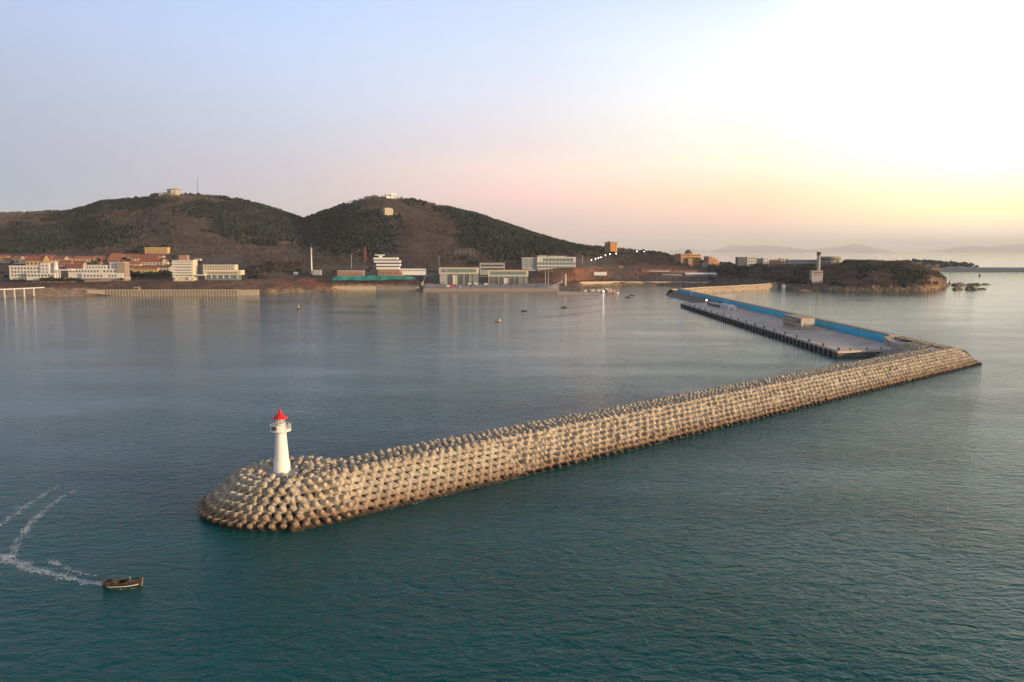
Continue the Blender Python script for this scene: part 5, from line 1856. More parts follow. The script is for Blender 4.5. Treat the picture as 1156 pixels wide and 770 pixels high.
# ------------------------------------------------------------------ tan rubble breakwater beyond the pier
root = thing('rubble_breakwater', 'sunlit tan rubble breakwater curving from the pier end to the far shore', 'breakwater', (320, 1200, 0))
path = [Vector((226, 1098, 0)), Vector((245, 1112, 0)), atz(800, 330.6), atz(830, 329.0), atz(858, 327.3), atz(873, 325.9), atz(884, 325.0) + Vector((10, 30, 0))]
pts = []
for a, b2 in zip(path[:-1], path[1:]):
    n = max(2, int((b2 - a).length / 3))
    pts += [a + (b2 - a) * i / n for i in range(n)]
pts.append(path[-1])
V_, F_ = [], []
prof = [(-9, -2), (-6, .6), (-4, 2.6), (-2.2, 4.6), (-.5, 6.2), (1.5, 6.9), (5, 7.0), (7, 6.4), (9, 4), (12, 1), (15, -2)]
for i, p in enumerate(pts):
    d = (pts[min(i + 1, len(pts) - 1)] - pts[max(i - 1, 0)]); d.z = 0; d.normalize()
    nv = Vector((-d.y, d.x, 0))
    for k, (u, z) in enumerate(prof):
        q = p + nv * (u + 6 + 1.1 * (vnoise(i * .9, k * 1.3, 8) - .5))
        V_.append((q.x - 320, q.y - 1200, z + 1.3 * (vnoise(i * .8, k * 1.1, 2) - .5)))
npf = len(prof)
for i in range(len(pts) - 1):
    for k in range(npf - 1):
        F_.append((i * npf + k, i * npf + npf + k, i * npf + npf + 1 + k, i * npf + k + 1))
MB().add(V_, F_).build('stones', M_rubble, root)
c = MB()
vs, fs = [], []
for i, p in enumerate(pts):
    d = (pts[min(i + 1, len(pts) - 1)] - pts[max(i - 1, 0)]); d.z = 0; d.normalize(); nv = Vector((-d.y, d.x, 0))
    for u, z in ((8.5, 6.9), (8.5, 8.3), (11, 8.3), (11, 6.9)):
        q = p + nv * u; vs.append((q.x - 320, q.y - 1200, z))
for i in range(len(pts) - 1):
    for k in range(3):
        fs.append((i * 4 + k, i * 4 + 4 + k, i * 4 + 5 + k, i * 4 + 1 + k))
c.add(vs, fs); c.build('cap_wall', M_tan, root)

# ------------------------------------------------------------------ quay, jetty, shore walls
def wall_along(name, label, cat, pts, h_, thick, m, cap=None):
    root = thing(name, label, cat, pts[0])
    mb = MB(); mc = MB()
    for a, b2 in zip(pts[:-1], pts[1:]):
        a, b2 = a - pts[0], b2 - pts[0]
        d = (b2 - a).normalized(); nv = Vector((-d.y, d.x, 0)) * thick
        mb.add([a + Vector((0, 0, -2)), b2 + Vector((0, 0, -2)), b2 + nv + Vector((0, 0, -2)), a + nv + Vector((0, 0, -2)), a + Vector((0, 0, h_)), b2 + Vector((0, 0, h_)), b2 + nv + Vector((0, 0, h_)), a + nv + Vector((0, 0, h_))],
               [(0, 3, 2, 1), (4, 5, 6, 7), (0, 1, 5, 4), (1, 2, 6, 5), (2, 3, 7, 6), (3, 0, 4, 7)])
        if cap:
            e = -d * .0 - Vector((-d.y, d.x, 0)) * .3
            mc.add([a + e + Vector((0, 0, h_ + .004)), b2 + e + Vector((0, 0, h_ + .004)), b2 + e * 0 + nv + Vector((0, 0, h_ + .004)), a + nv + Vector((0, 0, h_ + .004)), a + e + Vector((0, 0, h_ + .6)), b2 + e + Vector((0, 0, h_ + .6)), b2 + nv + Vector((0, 0, h_ + .6)), a + nv + Vector((0, 0, h_ + .6))],
                   [(0, 3, 2, 1), (4, 5, 6, 7), (0, 1, 5, 4), (1, 2, 6, 5), (2, 3, 7, 6), (3, 0, 4, 7)])
    mb.build('wall', m, root)
    if cap: mc.build('coping', cap, root)
    return root
up = Vector((0, -5, 0))
wall_along('quay_wall', 'low tan quay wall in front of the two boathouses', 'quay', [atz(478, 329.2) + up, atz(540, 329.2) + up, atz(629, 329.2) + up], 3.6, 14, M_pink, M_conc)
wall_along('shore_wall', 'pale sloping shore wall below the teal hoarding', 'sea wall', [atz(376, 327.6) + up, atz(425, 327.4) + up, atz(472, 328) + up], 5.6, 4, M_tan, M_tan)
wall_along('road_wall', 'low pale wall along the shore road right of the moored boats', 'wall', [hit(655, 319.6), hit(700, 319.2), hit(760, 319.2), hit(800, 319.8)], 1.8, 1, M_tan)
jp = [atz(629, 333.0), atz(677, 332.8), atz(676, 331.0), atz(690, 329.6)]
root = thing('jetty', 'low brown jetty with moored boats at its right end', 'jetty', jp[0])
a_, b2 = jp[0], jp[1]
MB().prism([(0, 0), (b2.x - a_.x, b2.y - a_.y), (b2.x - a_.x + 2, 22), (4, 60)], -2, 2.2).build('wall', M_pink, root)
MB().prism([(.2, .3), (b2.x - a_.x - .2, b2.y - a_.y + .3), (b2.x - a_.x + 1.6, 21.5), (4.4, 59)], 2.204, 2.5).build('deck', M_conc, root)


# ------------------------------------------------------------------ boats
def hull_mesh(Lh, B, D, bowrise, sheer=.15, n=14):
    """open boat hull along +x, keel at z=-D*.35; returns MB for hull and the rim outline"""
    m = MB(); ring = []
    st = []
    for i in range(n + 1):
        t = i / n
        x = -Lh / 2 + Lh * t
        wfac = (1 - max(0, (t - .55) / .45) ** 2.2) * (.80 + .20 * min(1, t / .25))
        w = max(.03, B / 2 * wfac)
        top = D * .65 + bowrise * max(0, (t - .35) / .65) ** 2 + sheer * max(0, (.3 - t) / .3) ** 2
        xo = bowrise * .45 * max(0, (t - .6) / .4) ** 2
        bot = -D * .35 + .45 * D * max(0, (t - .7) / .3) ** 2
        sec = [(x + xo, -w, top), (x + xo * .6, -w * .92, D * .15), (x, -w * .6, bot + .08), (x, 0, bot), (x, w * .6, bot + .08), (x + xo * .6, w * .92, D * .15), (x + xo, w, top)]
        st.append(sec)
    k = 7
    vs = [p for s in st for p in s]
    fs = []
    for i in range(n):
        for j in range(k - 1):
            fs.append((i * k + j, (i + 1) * k + j, (i + 1) * k + j + 1, i * k + j + 1))
    fs.append(tuple(range(k))[::-1]); fs.append(tuple(n * k + j for j in range(k)))
    m.add(vs, fs)
    return m, st


def deck_of(st, zf, shrink=.92):
    vs, fs = [], []
    for s in st:
        top = s[0][2]
        z = zf if zf < top else top - .03
        w = (abs(s[0][1]) * shrink)
        vs += [(s[0][0] * .99, -w, z), (s[0][0] * .99, w, z)]
    for i in range(len(st) - 1):
        fs.append((2 * i, 2 * i + 2, 2 * i + 3, 2 * i + 1))
    return MB().add(vs, fs)


def rail_of(st, r, dz=.0):
    m = MB()
    for side in (0, 6):
        for a, b2 in zip(st[:-1], st[1:]):
            p, q = Vector(a[side]), Vector(b2[side])
            m.tube(p + Vector((0, 0, dz)), q + Vector((0, 0, dz)), r, n=5)
    m.tube(Vector(st[0][0]) + Vector((0, 0, dz)), Vector(st[0][6]) + Vector((0, 0, dz)), r, n=5)
    return m


# the fishing boat in the foreground
a, c2 = atz(117, 662.5), atz(160, 661)
mid = (a + c2) / 2
root = thing('fishing_boat', 'weathered open wooden fishing boat heading right with a foaming wake', 'boat', (mid.x, mid.y, 0), R(4))
Lh = 6.4
hm, st = hull_mesh(Lh, 2.1, 1.25, .62)
hb = hm.build('hull', M_dwood, root)
rail_of(st, .07).build('gunwale', mat('worn_wood', (0.11, 0.075, 0.045), .8, .5, 3), root)
rail_of([[(x, y * 1.01, z - .38) if j in (0, 6) else (x, y, z) for j, (x, y, z) in enumerate(s)] for s in st], .05).build('rubbing_strake', M_dwood, root)
rail_of([[(x * .985, y * 1.0, z * .2 + .17) if j in (0, 6) else (x, y, z) for j, (x, y, z) in enumerate(s)] for s in st[2:-1]], .075).build('waterline_stripe', M_white, root)
deck_of(st, .28).build('floor', M_dwood, root)
fd = deck_of(st[-5:], .95, .97); fd.build('bow_deck', M_wood, root)
MB().tube((Lh / 2 + .12, 0, -.1), (Lh / 2 + .42, 0, 1.62), .1, .08, 6).build('stem_post', M_wood, root)
for xq in (-2.3, -.9, .55):
    MB().box(xq - .13, xq + .13, -.95, .95, .55, .64).build('thwart', M_wood, root)
m = MB()
for k in range(9):
    m.ball((-1.3 + jit(.55), jit(.55), .72 + jit(.15)), .36 + jit(.1), 8, 5, .7)
m.build('net_heap', M_net, root)
m = MB().box(.9, 1.6, -.35, .35, .3, 1.02); m.build('engine_box', M_greyhull, root)
MB().tube((1.35, -.1, 1.0), (1.55, -.15, 1.75), .07, n=6).tube((1.55, -.15, 1.75), (1.1, -.1, 1.62), .07, n=6).build('winch_arm', M_steel, root)
MB().tube((-2.9, .2, .4), (-3.5, .25, 1.25), .05, n=6).build('tiller', M_dwood, root)
m = MB()
for k in range(4):
    m.ball((-2.75 + jit(.3), -.35 + .25 * k, .68), .2, 8, 5)
m.build('float', M_dsteel, root)
m = MB().tube((-2.2, .9, .75), (.6, 1.0, .95), .05, n=5); m.build('oar', M_wood, root)


def small_boat(label, loc, rz, hullm, cabin=None, L_=6.5, B_=2.0, group=None, load=True):
    root = thing('small_boat', label, 'boat', loc, rz, group)
    hm, st = hull_mesh(L_, B_, 1.2, .6, n=8)
    hm.build('hull', hullm, root)
    rail_of(st, .08).build('gunwale', M_wood, root)
    deck_of(st, .3).build('floor', M_dwood, root)
    if cabin:
        c = MB().box(-L_ * .28, -L_ * .05, -B_ * .3, B_ * .3, .3, 1.9).build('cabin', cabin, root)
        MB().box(-L_ * .31, -L_ * .02, -B_ * .34, B_ * .34, 1.905, 2.02).build('cabin_roof', cabin, c)
        MB().box(-L_ * .05 - .02, -L_ * .05 + .04, -B_ * .25, B_ * .25, 1.1, 1.7).build('cabin_window', M_glass, c)
        MB().tube((-L_ * .2, 0, 2.0), (-L_ * .2, 0, 3.6), .05, n=5).build('mast', M_steel, root)
    elif load:
        m = MB()
        for k in range(5): m.ball((jit(L_ * .2), jit(.4), .7), .38, 7, 4, .8)
        m.build('net_heap', M_net, root)
    return root


def person(label, loc, rz, seat=True):
    """tiny seated or standing figure, one skin"""
    m = MB()
    h0 = 0.0
    if seat:
        m.lathe([(.14, 0), (.24, .12), (.26, .3), (.2, .45), (.23, .7), (.21, .86), (.08, .93), (.07, .98), (.11, 1.05), (.12, 1.14), (.08, 1.24), (.01, 1.26)], 10)
        m.tube((.05, -.12, .1), (.5, -.14, .14), .1, .08, 7).tube((.5, -.14, .16), (.52, -.14, -.3), .08, .06, 7)
        m.tube((.05, .12, .1), (.5, .14, .14), .1, .08, 7).tube((.5, .14, .16), (.52, .14, -.3), .08, .06, 7)
        m.tube((0, -.22, .8), (.22, -.3, .5), .07, .05, 6).tube((.22, -.3, .5), (.45, -.2, .45), .05, .04, 6)
        m.tube((0, .22, .8), (.22, .3, .5), .07, .05, 6).tube((.22, .3, .5), (.45, .2, .45), .05, .04, 6)
    o = m.build('person', M_dgrey, None)
    o.location = loc; o.rotation_euler = (0, 0, rz)
    return tag(o, label, 'person')


bd = {}
for (px, py, lab, hm_, rz, cab, L_) in ((563, 363.5, 'pale small boat with a load, nearest of the boats crossing the harbour', M_wood, R(192), M_white2, 6.0),
                                    (592, 351.3, 'dark small open boat second in the line crossing the harbour', M_dwood, R(190), None, 6.0),
                                    (636.5, 347.3, 'black small boat with a dark cabin between two long wakes', M_dwood, R(188), M_dgrey, 6.0),
                                    (708.5, 336, 'dark small boat just right of the moored boats', M_dwood, R(175), M_dgrey, 6.0),
                                    (713.8, 333.8, 'small dark boat farthest out to the right of the moored boats', M_dwood, R(170), None, 6.0)):
    p = atz(px, py)
    small_boat(lab, p, rz, hm_, cab, L_, 2.0)
    if hm_ is M_dwood and cab is None:
        person('person in dark clothes sitting in the ' + ('second boat of the line' if px < 600 else 'farthest small boat'), p + Vector((.4, 0, .45)), rz)
p = atz(757, 329.0)
small_boat('white and red cabin boat lying off the far tip of the pier', p, R(170), M_white2, M_white2, 17, 4)['category'] = 'boat'
# moored cluster at the jetty
kinds = [('dark blue moored fishing boat in the crowd at the jetty', M_bluehull, M_white), ('grey moored fishing boat in the crowd at the jetty', M_greyhull, M_greyhull),
         ('tarred black moored boat without a cabin at the jetty', M_dwood, None), ('white cabined moored boat in the crowd at the jetty', M_white2, M_white2), ('red hulled moored boat in the crowd at the jetty', M_redst, None)]
protos = []
spots = []
for k in range(70):
    px = 655 + 42 * RNG.random(); py = 326.6 + 4.2 * RNG.random()
    if px < 679: py = 328.2 + 2.3 * RNG.random()
    spots.append((px, py))
spots.sort()
lastp = []
for i, (px, py) in enumerate(spots):
    p = atz(px, py)
    if any((p - q).length < 4.5 for q in lastp): continue
    lastp.append(p)
    if px < 678 : p.z = 0
    kd = kinds[RNG.choice((0, 0, 1, 2, 2, 3, 3, 4))]
    key = kd[0]
    rz = R(RNG.choice((20, 35, 200, 60, 100))) + jit(.3)
    if key not in bd:
        bd[key] = small_boat(kd[0], p, rz, kd[1], kd[2], 8.5, 2.8, group=kd[0].split(' in ')[0].replace('moored', 'boats moored') if False else 'moored ' + {0: 'blue', 1: 'grey', 2: 'black', 3: 'white', 4: 'red'}[kinds.index(kd)] + ' boats at the jetty')
    else:
        dup(bd[key], p, rz)
p = atz(681.5, 331.6)
root = small_boat('white launch with a bright deck light moored at the outer end of the jetty', p, R(80), M_white2, M_white2, 9.5, 3.2)
MB().ball((-1.9, 0, 3.5), .75, 10, 6).build('deck_light', emit('deck_light_glow', (1, .97, .92), 9.0), root)
for k, (px, lab) in enumerate(((688.5, 'first'), (692, 'middle'), (696, 'last'))):
    small_boat(f'{lab} of three white boats strung out beyond the lit launch', atz(px, 330.6), R(15), M_white2, None if k else M_white2, 7.5, 2.4)

# slipway boat and moored craft near the rubble wall
p = hit(841, 322.6)
small_boat('long white boat drawn up on the slipway behind the rubble breakwater', p + Vector((0, 0, .8)), R(12), M_white2, None, 17, 3.6, load=False)

# ------------------------------------------------------------------ vehicles on the quay
def vehicle(label, px, py, L_, Wd, Hh, body, rz=0, kind='car'):
    p = hit(px, py)
    root = thing('parked_' + kind, label, kind, p, rz)
    m = MB()
    if kind == 'car':
        pr_ = [(-L_ / 2, .35), (-L_ / 2, .85), (-L_ * .42, .95), (-L_ * .28, Hh), (L_ * .12, Hh), (L_ * .27, .98), (L_ * .46, .85), (L_ / 2, .7), (L_ / 2, .35)]
    else:
        pr_ = [(-L_ / 2, .35), (-L_ / 2, Hh), (L_ * .3, Hh), (L_ * .42, Hh * .55), (L_ / 2, Hh * .5), (L_ / 2, .35)]
    n = len(pr_)
    m.add([(x, -Wd / 2, z) for x, z in pr_] + [(x, Wd / 2, z) for x, z in pr_], [tuple(range(n)), tuple(range(n, 2 * n))[::-1]] + [(i, i + n, (i + 1) % n + n, (i + 1) % n) for i in range(n)])
    m.build('body', body, root)
    w0, w1 = (-L_ * .26, L_ * .13) if kind == 'car' else (L_ * .12, L_ * .33)
    MB().box(w0, w1, -Wd / 2 - .03, Wd / 2 + .03, Hh * .62, Hh * .92).build('side_window', M_glass, root)
    for sx_ in (-.31, .31):
        for sy_ in (-1, 1):
            MB().tube((L_ * sx_, sy_ * (Wd / 2 - .2), .34), (L_ * sx_, sy_ * (Wd / 2 + .03), .34), .34, n=12).build('wheel', M_rubber, root)
    return root
vehicle('long red lorry parked before the left boathouse', 511.8, 323.4, 13, 2.6, 2.6, M_red, 0, 'truck')
vehicle('white van at the left end of the red lorry', 506, 323.8, 5.5, 2.2, 2.3, M_white2, R(10), 'van')
vehicle('white van parked before the middle of the left boathouse', 530.5, 321.6, 6.5, 2.2, 2.5, M_white2, 0, 'van')
vehicle('tall white box van by the right corner of the left boathouse', 537.6, 321.6, 6.8, 2.4, 3.4, M_white2, 0, 'van')
vehicle('white van before the dark link building', 549, 321.3, 6.0, 2.2, 2.4, M_white2, 0, 'van')
vehicle('small white car near the quay edge right of the red lorry', 519.5, 324.6, 4.4, 1.8, 1.5, M_white2, R(20), 'car')
vehicle('silver car parked at the left door of the right boathouse', 565, 321.2, 4.5, 1.8, 1.5, M_steel, 0, 'car')
vehicle('dark red car before the right boathouse', 573, 321.0, 4.5, 1.8, 1.5, M_redst, 0, 'car')
vehicle('black car at the right end of the right boathouse', 577, 321.2, 4.6, 1.8, 1.5, M_dgrey, 0, 'car')
for px, py, lab, bm2 in ((637.5, 327.5, 'blue car on the jetty behind the pale pillar', M_bluehull), (641, 326.4, 'grey car on the jetty beside the blue car', M_greyhull), (634, 326.2, 'dark car on the jetty nearest the staircase', M_dgrey)):
    p = atz(px, py, 2.5)
    r_ = vehicle(lab, px, 321, 4.6, 1.8, 1.5, bm2, R(30), 'car'); r_.location = (p.x, p.y, 2.5)

# ------------------------------------------------------------------ street lamps that are lit
for px, py, hh, lab in ((667.5, 293.4, 6, 'lowest'), (672.3, 292.0, 6, 'second'), (675.5, 291.2, 6, 'third'), (678.5, 290.2, 6, 'fourth'), (683.5, 288.0, 6, 'fifth'), (688.4, 286.8, 6, 'sixth'), (695.6, 286.2, 6, 'topmost')):
    p = hit(px, py + 3.2, 1300, 1750)
    z = atY(px, py, p.y).z
    lamp_post('street_lamp', f'lit street lamp, the {lab} of the string climbing to the orange block', (p.x, p.y, p.z - .5), max(4, z - p.z), 0, M_lamp, 'lit street lamps', head=.8 if lab in ('second', 'sixth', 'topmost') else .55)
for px, lab in ((719, 'left'), (727, 'right')):
    Yq = 1765; zq = atY(px, 284.6, Yq).z
    tq = float(terr(atY(px, 284.6, Yq).x, Yq))
    lamp_post('street_lamp', f'{lab} one of two bright lamps on the skyline right of the orange block', (atY(px, 284.6, Yq).x, Yq, tq - .5), max(4, zq - tq), 0, M_lamp, 'lit skyline lamps', head=.95)
lampr = lamp_post('road_lamp', 'thin unlit lamp post on the shore road', hit(720, 319), 10, group='lamp posts on the shore road'); lampr['group'] = 'lamp posts on the shore road'
for px in (742, 764.5, 788, 802, 831.5, 849, 868.5):
    dup(lampr, hit(px, 320.5))

# ------------------------------------------------------------------ buoys and rocks
def buoy(label, p, body, sc):
    root = thing('buoy', label, 'buoy', p)
    MB().lathe([(.5 * sc, -.3), (1.0 * sc, 0), (1.0 * sc, .5 * sc), (.6 * sc, .7 * sc)], 14).build('float', M_dsteel, root)
    MB().lathe([(.55 * sc, .7 * sc), (.3 * sc, 2.2 * sc)], 10).build('body', body, root)
    MB().ball((0, 0, 2.5 * sc), .3 * sc, 8, 5).build('top_mark', body, root)
    return root
buoy('yellow buoy floating in the harbour before the red bank', atz(337, 349), M_gold, 1.7)
buoy('red buoy beside the rocks off the headland', atz(1072, 320.5), M_red, 2.4)
buoy('small red buoy out past the rocks before the far pier', atz(1106, 311.5), M_redst, 3.0)

def rock(name, label, p, sx_, sy_, sz, seed, cat='rock'):
    bm = bmesh.new(); bmesh.ops.create_icosphere(bm, subdivisions=4, radius=1)
    V_ = np.array([v.co[:] for v in bm.verts])
    n = fbm(V_[:, 0] * 2 + seed * 7 + V_[:, 2], V_[:, 1] * 2 + seed * 3 - V_[:, 2], 1.0, 5, seed)
    n2 = np.abs(fbm(V_[:, 0] * 5 + seed + V_[:, 2] * 3, V_[:, 1] * 5 - V_[:, 2] * 2, 1.0, 4, seed + 50))
    V_ *= (1 + .6 * n - .5 * n2)[:, None]
    V_[:, 2] *= 1 + .7 * fbm(V_[:, 0] * 3 + seed, V_[:, 1] * 3, 1.0, 3, seed + 9)
    for v, q in zip(bm.verts, V_): v.co = (q[0] * sx_, q[1] * sy_, max(-.3, q[2]) * sz)
    me = bpy.data.meshes.new(name); bm.to_mesh(me); bm.free(); me.materials.append(M_rock)
    o = bpy.data.objects.new(name, me); COL.objects.link(o); o.location = p
    return tag(o, label, cat)
for i, (px, py, sx_, sz, lab) in enumerate(((1083, 322.6, 15, 5.5, 'long dark rock nearest the headland tip'), (1099, 322.0, 14, 4.0, 'flat dark rock reaching right from the headland rocks'), (1112, 321.4, 9, 1.8, 'low rock spit at the outer end of the headland rocks'),
                                            (1081, 327.3, 10, 5.0, 'rounded brown rock in the front row off the headland'), (1096, 327.2, 11, 5.2, 'humped brown rock in the middle of the front row'), (1108, 326.8, 9, 3.0, 'smallest rock at the right end of the front row'),
                                            (905, 328.6, 12, 2.2, 'flat dark rock at the foot of the headland below the white hut'))):
    rock('shore_rock', lab, atz(px, py) , sx_, 7, sz, i + 3)

rk_t = []
for k in range(5):
    v = iv * (1 + NP.uniform(-0.4, 0.4, (len(iv), 1))); v[:, 2] *= .75
    rk_t.append((v, if_))
P_, S_b = [], []
for (x0_, x1_, n_b, up_) in ((888, 1071, 620, 13), (298, 376, 200, 6), (655, 770, 160, 4), (430, 474, 60, 3)):
    for k in range(n_b):
        px = x0_ + (x1_ - x0_) * NP.random(); Ysb = float(col_params(np.array([px]))[0][0])
        y = Ysb + abs(NP.normal()) * up_ - .5
        x = (px - 578) / F * (y * CP + 40 * SP)
        P_.append((x, y, float(terr(x, y)) + .1)); q = NP.uniform(.5, 1.9) * (1.25 if up_ > 10 else .9); S_b.append((q, q))
o = scatter_mesh('shore_boulders', rk_t, np.array(P_), np.array(S_b), NP.integers(0, 5, len(P_)), M_rock)
tag(o, 'broken brown boulders along the foot of the far shore and headland', 'boulders', kind='stuff')

# ------------------------------------------------------------------ far headland and far pier
def far_head():
    xs_ = np.linspace(1000, 1101, 60); V_ = []; dep = np.linspace(0, 1, 12)
    tp = np.interp(xs_, [1000, 1020, 1035, 1050, 1062, 1075, 1090, 1098, 1101], [296.5, 295.8, 294.6, 295.6, 297.2, 297.6, 298.6, 301.5, 305])
    for px, ty in zip(xs_, tp):
        b0 = atz(px, 305.6)
        for d in dep:
            Y = b0.y + d * 260
            zt_ = atY(px, ty, b0.y + 120).z
            z = -2 + (zt_ + 2) * math.sin(min(1, d * 2.05) * PI / 2) ** .8 * (1 if d < .55 else math.cos((d - .55) / .45 * PI / 2)) + 2.5 * float(fbm(px * 3, d * 40, 9, 3, 2)) * math.sin(d * PI)
            V_.append((b0.x * Y / b0.y, Y, z))
    ix = np.arange(60 * 12).reshape(60, 12)
    Q_ = np.stack([ix[:-1, :-1].ravel(), ix[1:, :-1].ravel(), ix[1:, 1:].ravel(), ix[:-1, 1:].ravel()], 1)
    o = npmesh('far_headland', np.array(V_), Q_, M_rock, True)
    tag(o, 'second wooded headland behind the rocky one, ending at the far pier', 'headland', kind='structure')
    V_ = np.array(V_)
    sel = NP.integers(0, len(V_), 420)
    P_ = V_[sel] + NP.normal(size=(420, 3)) * np.array([9, 12, 0]); keep_ = V_[sel][:, 2] > 7
    P_ = P_[keep_]; P_[:, 2] = V_[sel][keep_][:, 2] - 1
    S2 = np.stack([NP.uniform(5, 9, len(P_)), NP.uniform(6, 10, len(P_))], 1)
    o = scatter_mesh('headland_wood', pine_t, P_, S2, NP.integers(0, 4, len(P_)), M_pine)
    tag(o, 'dark low wood covering the far headland', 'wood', kind='stuff')
far_head()
a, b2 = atz(1052, 306.4), atz(1215, 306.8)
root = thing('far_pier', 'long grey far pier with a thin blue wall at the right edge', 'pier', a)
d = b2 - a
MB().prism([(0, 0), (d.x, d.y), (d.x, d.y + 60), (0, 60)], -2, 5.5).build('deck', M_dconc, root)
MB().prism([(60, 30), (d.x, d.y + 30), (d.x, d.y + 34), (60, 34)], 5.5, 11).build('wall', mat('blue_wall_paint', (0.06, 0.20, 0.38), .8, .2, .05), root)
MB().prism([(60, 29.5), (d.x, d.y + 29.5), (d.x, d.y + 34.5), (60, 34.5)], 11.005, 12).build('coping', M_conc, root)
ta = thing('beach_wall', 'pale low wall at the waterline of the far headland', 'wall', atz(1052, 305.8))
MB().box(-70, 45, 0, 8, -2, 6).build('wall', M_tan, ta)
MB().box(-70.3, 45.3, -.3, 8.3, 6.005, 6.8).build('coping', M_tan, ta)

# ------------------------------------------------------------------ trees one can tell apart in the town
def make_tree(name, label, h_, r_, dark, group):
    root = thing(name, label, 'tree', (0, 0, 0), 0, group)
    m = MB().tube((0, 0, -1), (.1, 0, h_ * .55), .3, .16, 7)
    for k in range(5):
        a = 2 * PI * k / 5
        m.tube((0.05, 0, h_ * (.3 + .05 * k)), (math.cos(a) * r_ * .6, math.sin(a) * r_ * .6, h_ * (.55 + .05 * k)), .12, .05, 5)
    m.build('trunk', M_trunk, root)
    V_, F_ = [], []
    for k in range(420):
        d = NP.normal(size=3); d /= np.linalg.norm(d)
        lob = .78 + .22 * math.sin(d[0] * 5 + k % 3) * math.cos(d[1] * 4)
        c = d * NP.uniform(.45, 1) ** .5 * lob * np.array([r_, r_, h_ * .36]) + np.array([0, 0, h_ * .62])
        u = NP.normal(size=3) * .42; v = NP.normal(size=3) * .42
        V_ += [c - u, c + v, c + u]; F_.append((3 * k, 3 * k + 1, 3 * k + 2))
    o = npmesh('crown', np.array(V_), np.array(F_), dark, False); o.parent = root
    return root
t1 = make_tree('bushy_tree', 'dark bushy evergreen standing among the villas and hotels of the town', 7.5, 3.6, M_leaf, 'dark trees in the town')
t2 = make_tree('bare_tree', 'tall leafless poplar in the row on the flat ground left of the telecom tower', 13, 2.8, M_bare, 'bare poplars left of the telecom tower')
first = True
for (px, py, s_) in ((3, 312, 1.1), (7, 316, 1.2), (10, 320, 1), (16, 320.5, .9), (20, 319, .8), (48, 319.5, 1.2), (53, 320, 1.3), (58, 320.3, 1.3), (63, 320, 1.2), (67, 320, 1.1), (84, 319.5, 1), (87, 319.8, 1.1), (90, 319.6, .9),
                     (108, 299.5, 1), (104, 297, .9), (75, 294, .9), (94, 294, .8), (112, 296, .9), (143, 312, 1.2), (147, 310, 1.1), (151, 313, 1.3), (156, 313, 1.3), (161, 313.6, 1.2), (166, 313.2, 1.3), (171, 312.4, 1.1), (177, 312.6, 1.3), (181, 311, 1.2), (186, 312.5, 1.4), (190, 312.4, 1.3),
                     (141, 316, 1), (137, 318, .9), (24, 320.6, 1.1), (28, 320.8, .9), (33, 321, .8), (70, 320, 1.2), (73, 320.4, 1), (77, 320.2, 1.1), (80, 320.4, 1.2), (93, 320.3, .8), (144, 314.5, 1.3), (148, 315, 1.2), (153, 315.2, 1.3), (158, 315.4, 1.2), (163, 315.4, 1.3), (168, 315, 1.2), (173, 314.8, 1.3), (179, 314.6, 1.3), (184, 314.4, 1.2), (188, 314.6, 1.3), (192, 314.2, 1.1), (14, 299, 1), (58, 298, 1.1), (80, 303, .9), (118, 297.5, 1), (141, 296, 1.2), (190, 298, 1.3), (196, 294, 1.2), (225, 300, 1.2), (285, 305, 1.2), (290, 311, 1.1), (221, 312.5, 1.1), (273, 311, 1.2), (278, 309, 1.3), (284, 310, 1.2), (337, 309, 1.3), (378, 309.5, 1), (415, 308, 1.1), (419, 307, 1.2)):
    p = hit(px, py, 1100, 1600)
    if first: t1.location = p; t1.scale = (s_,) * 3; first = False
    else: dup(t1, p, RNG.uniform(0, 6), scale=(s_ * RNG.uniform(.9, 1.15), s_, s_ * RNG.uniform(.85, 1.15)))
first = True
for k in range(22):
    px = 296 + k * 2.1 + jit(.5); p = hit(px, 305.2 + jit(.8), 1300, 1600); s_ = RNG.uniform(.85, 1.25)
    if first: t2.location = p; first = False
    else: dup(t2, p, RNG.uniform(0, 6), scale=(s_ * .9, s_ * .9, s_ * 1.25))

# ------------------------------------------------------------------ foam behind the boat
fmz = bpy.data.materials.new('foam'); fmz.use_nodes = True
n_, l_ = fmz.node_tree.nodes, fmz.node_tree.links
b_ = n_['Principled BSDF']; b_.inputs['Base Color'].default_value = (.62, .66, .66, 1); b_.inputs['Roughness'].default_value = .8
geo = n_.new('ShaderNodeNewGeometry')
va = n_.new('ShaderNodeVertexColor'); va.layer_name = 'foam'
sp = n_.new('ShaderNodeSeparateColor'); l_.new(va.outputs['Color'], sp.inputs[0])
f1 = nz_(1.7, 6); f2 = nz_(.3, 3)
s_ = fm('ADD', fm('MULTIPLY', f1, .75), fm('MULTIPLY', f2, .45))
thr = fm('SUBTRACT', .735, fm('MULTIPLY', sp.outputs[0], .30))
al = maprange(fm('SUBTRACT', s_, thr), 0.0, .2, 0, .8, True)
l_.new(al, b_.inputs['Alpha'])


FOAMZ = [0.03]


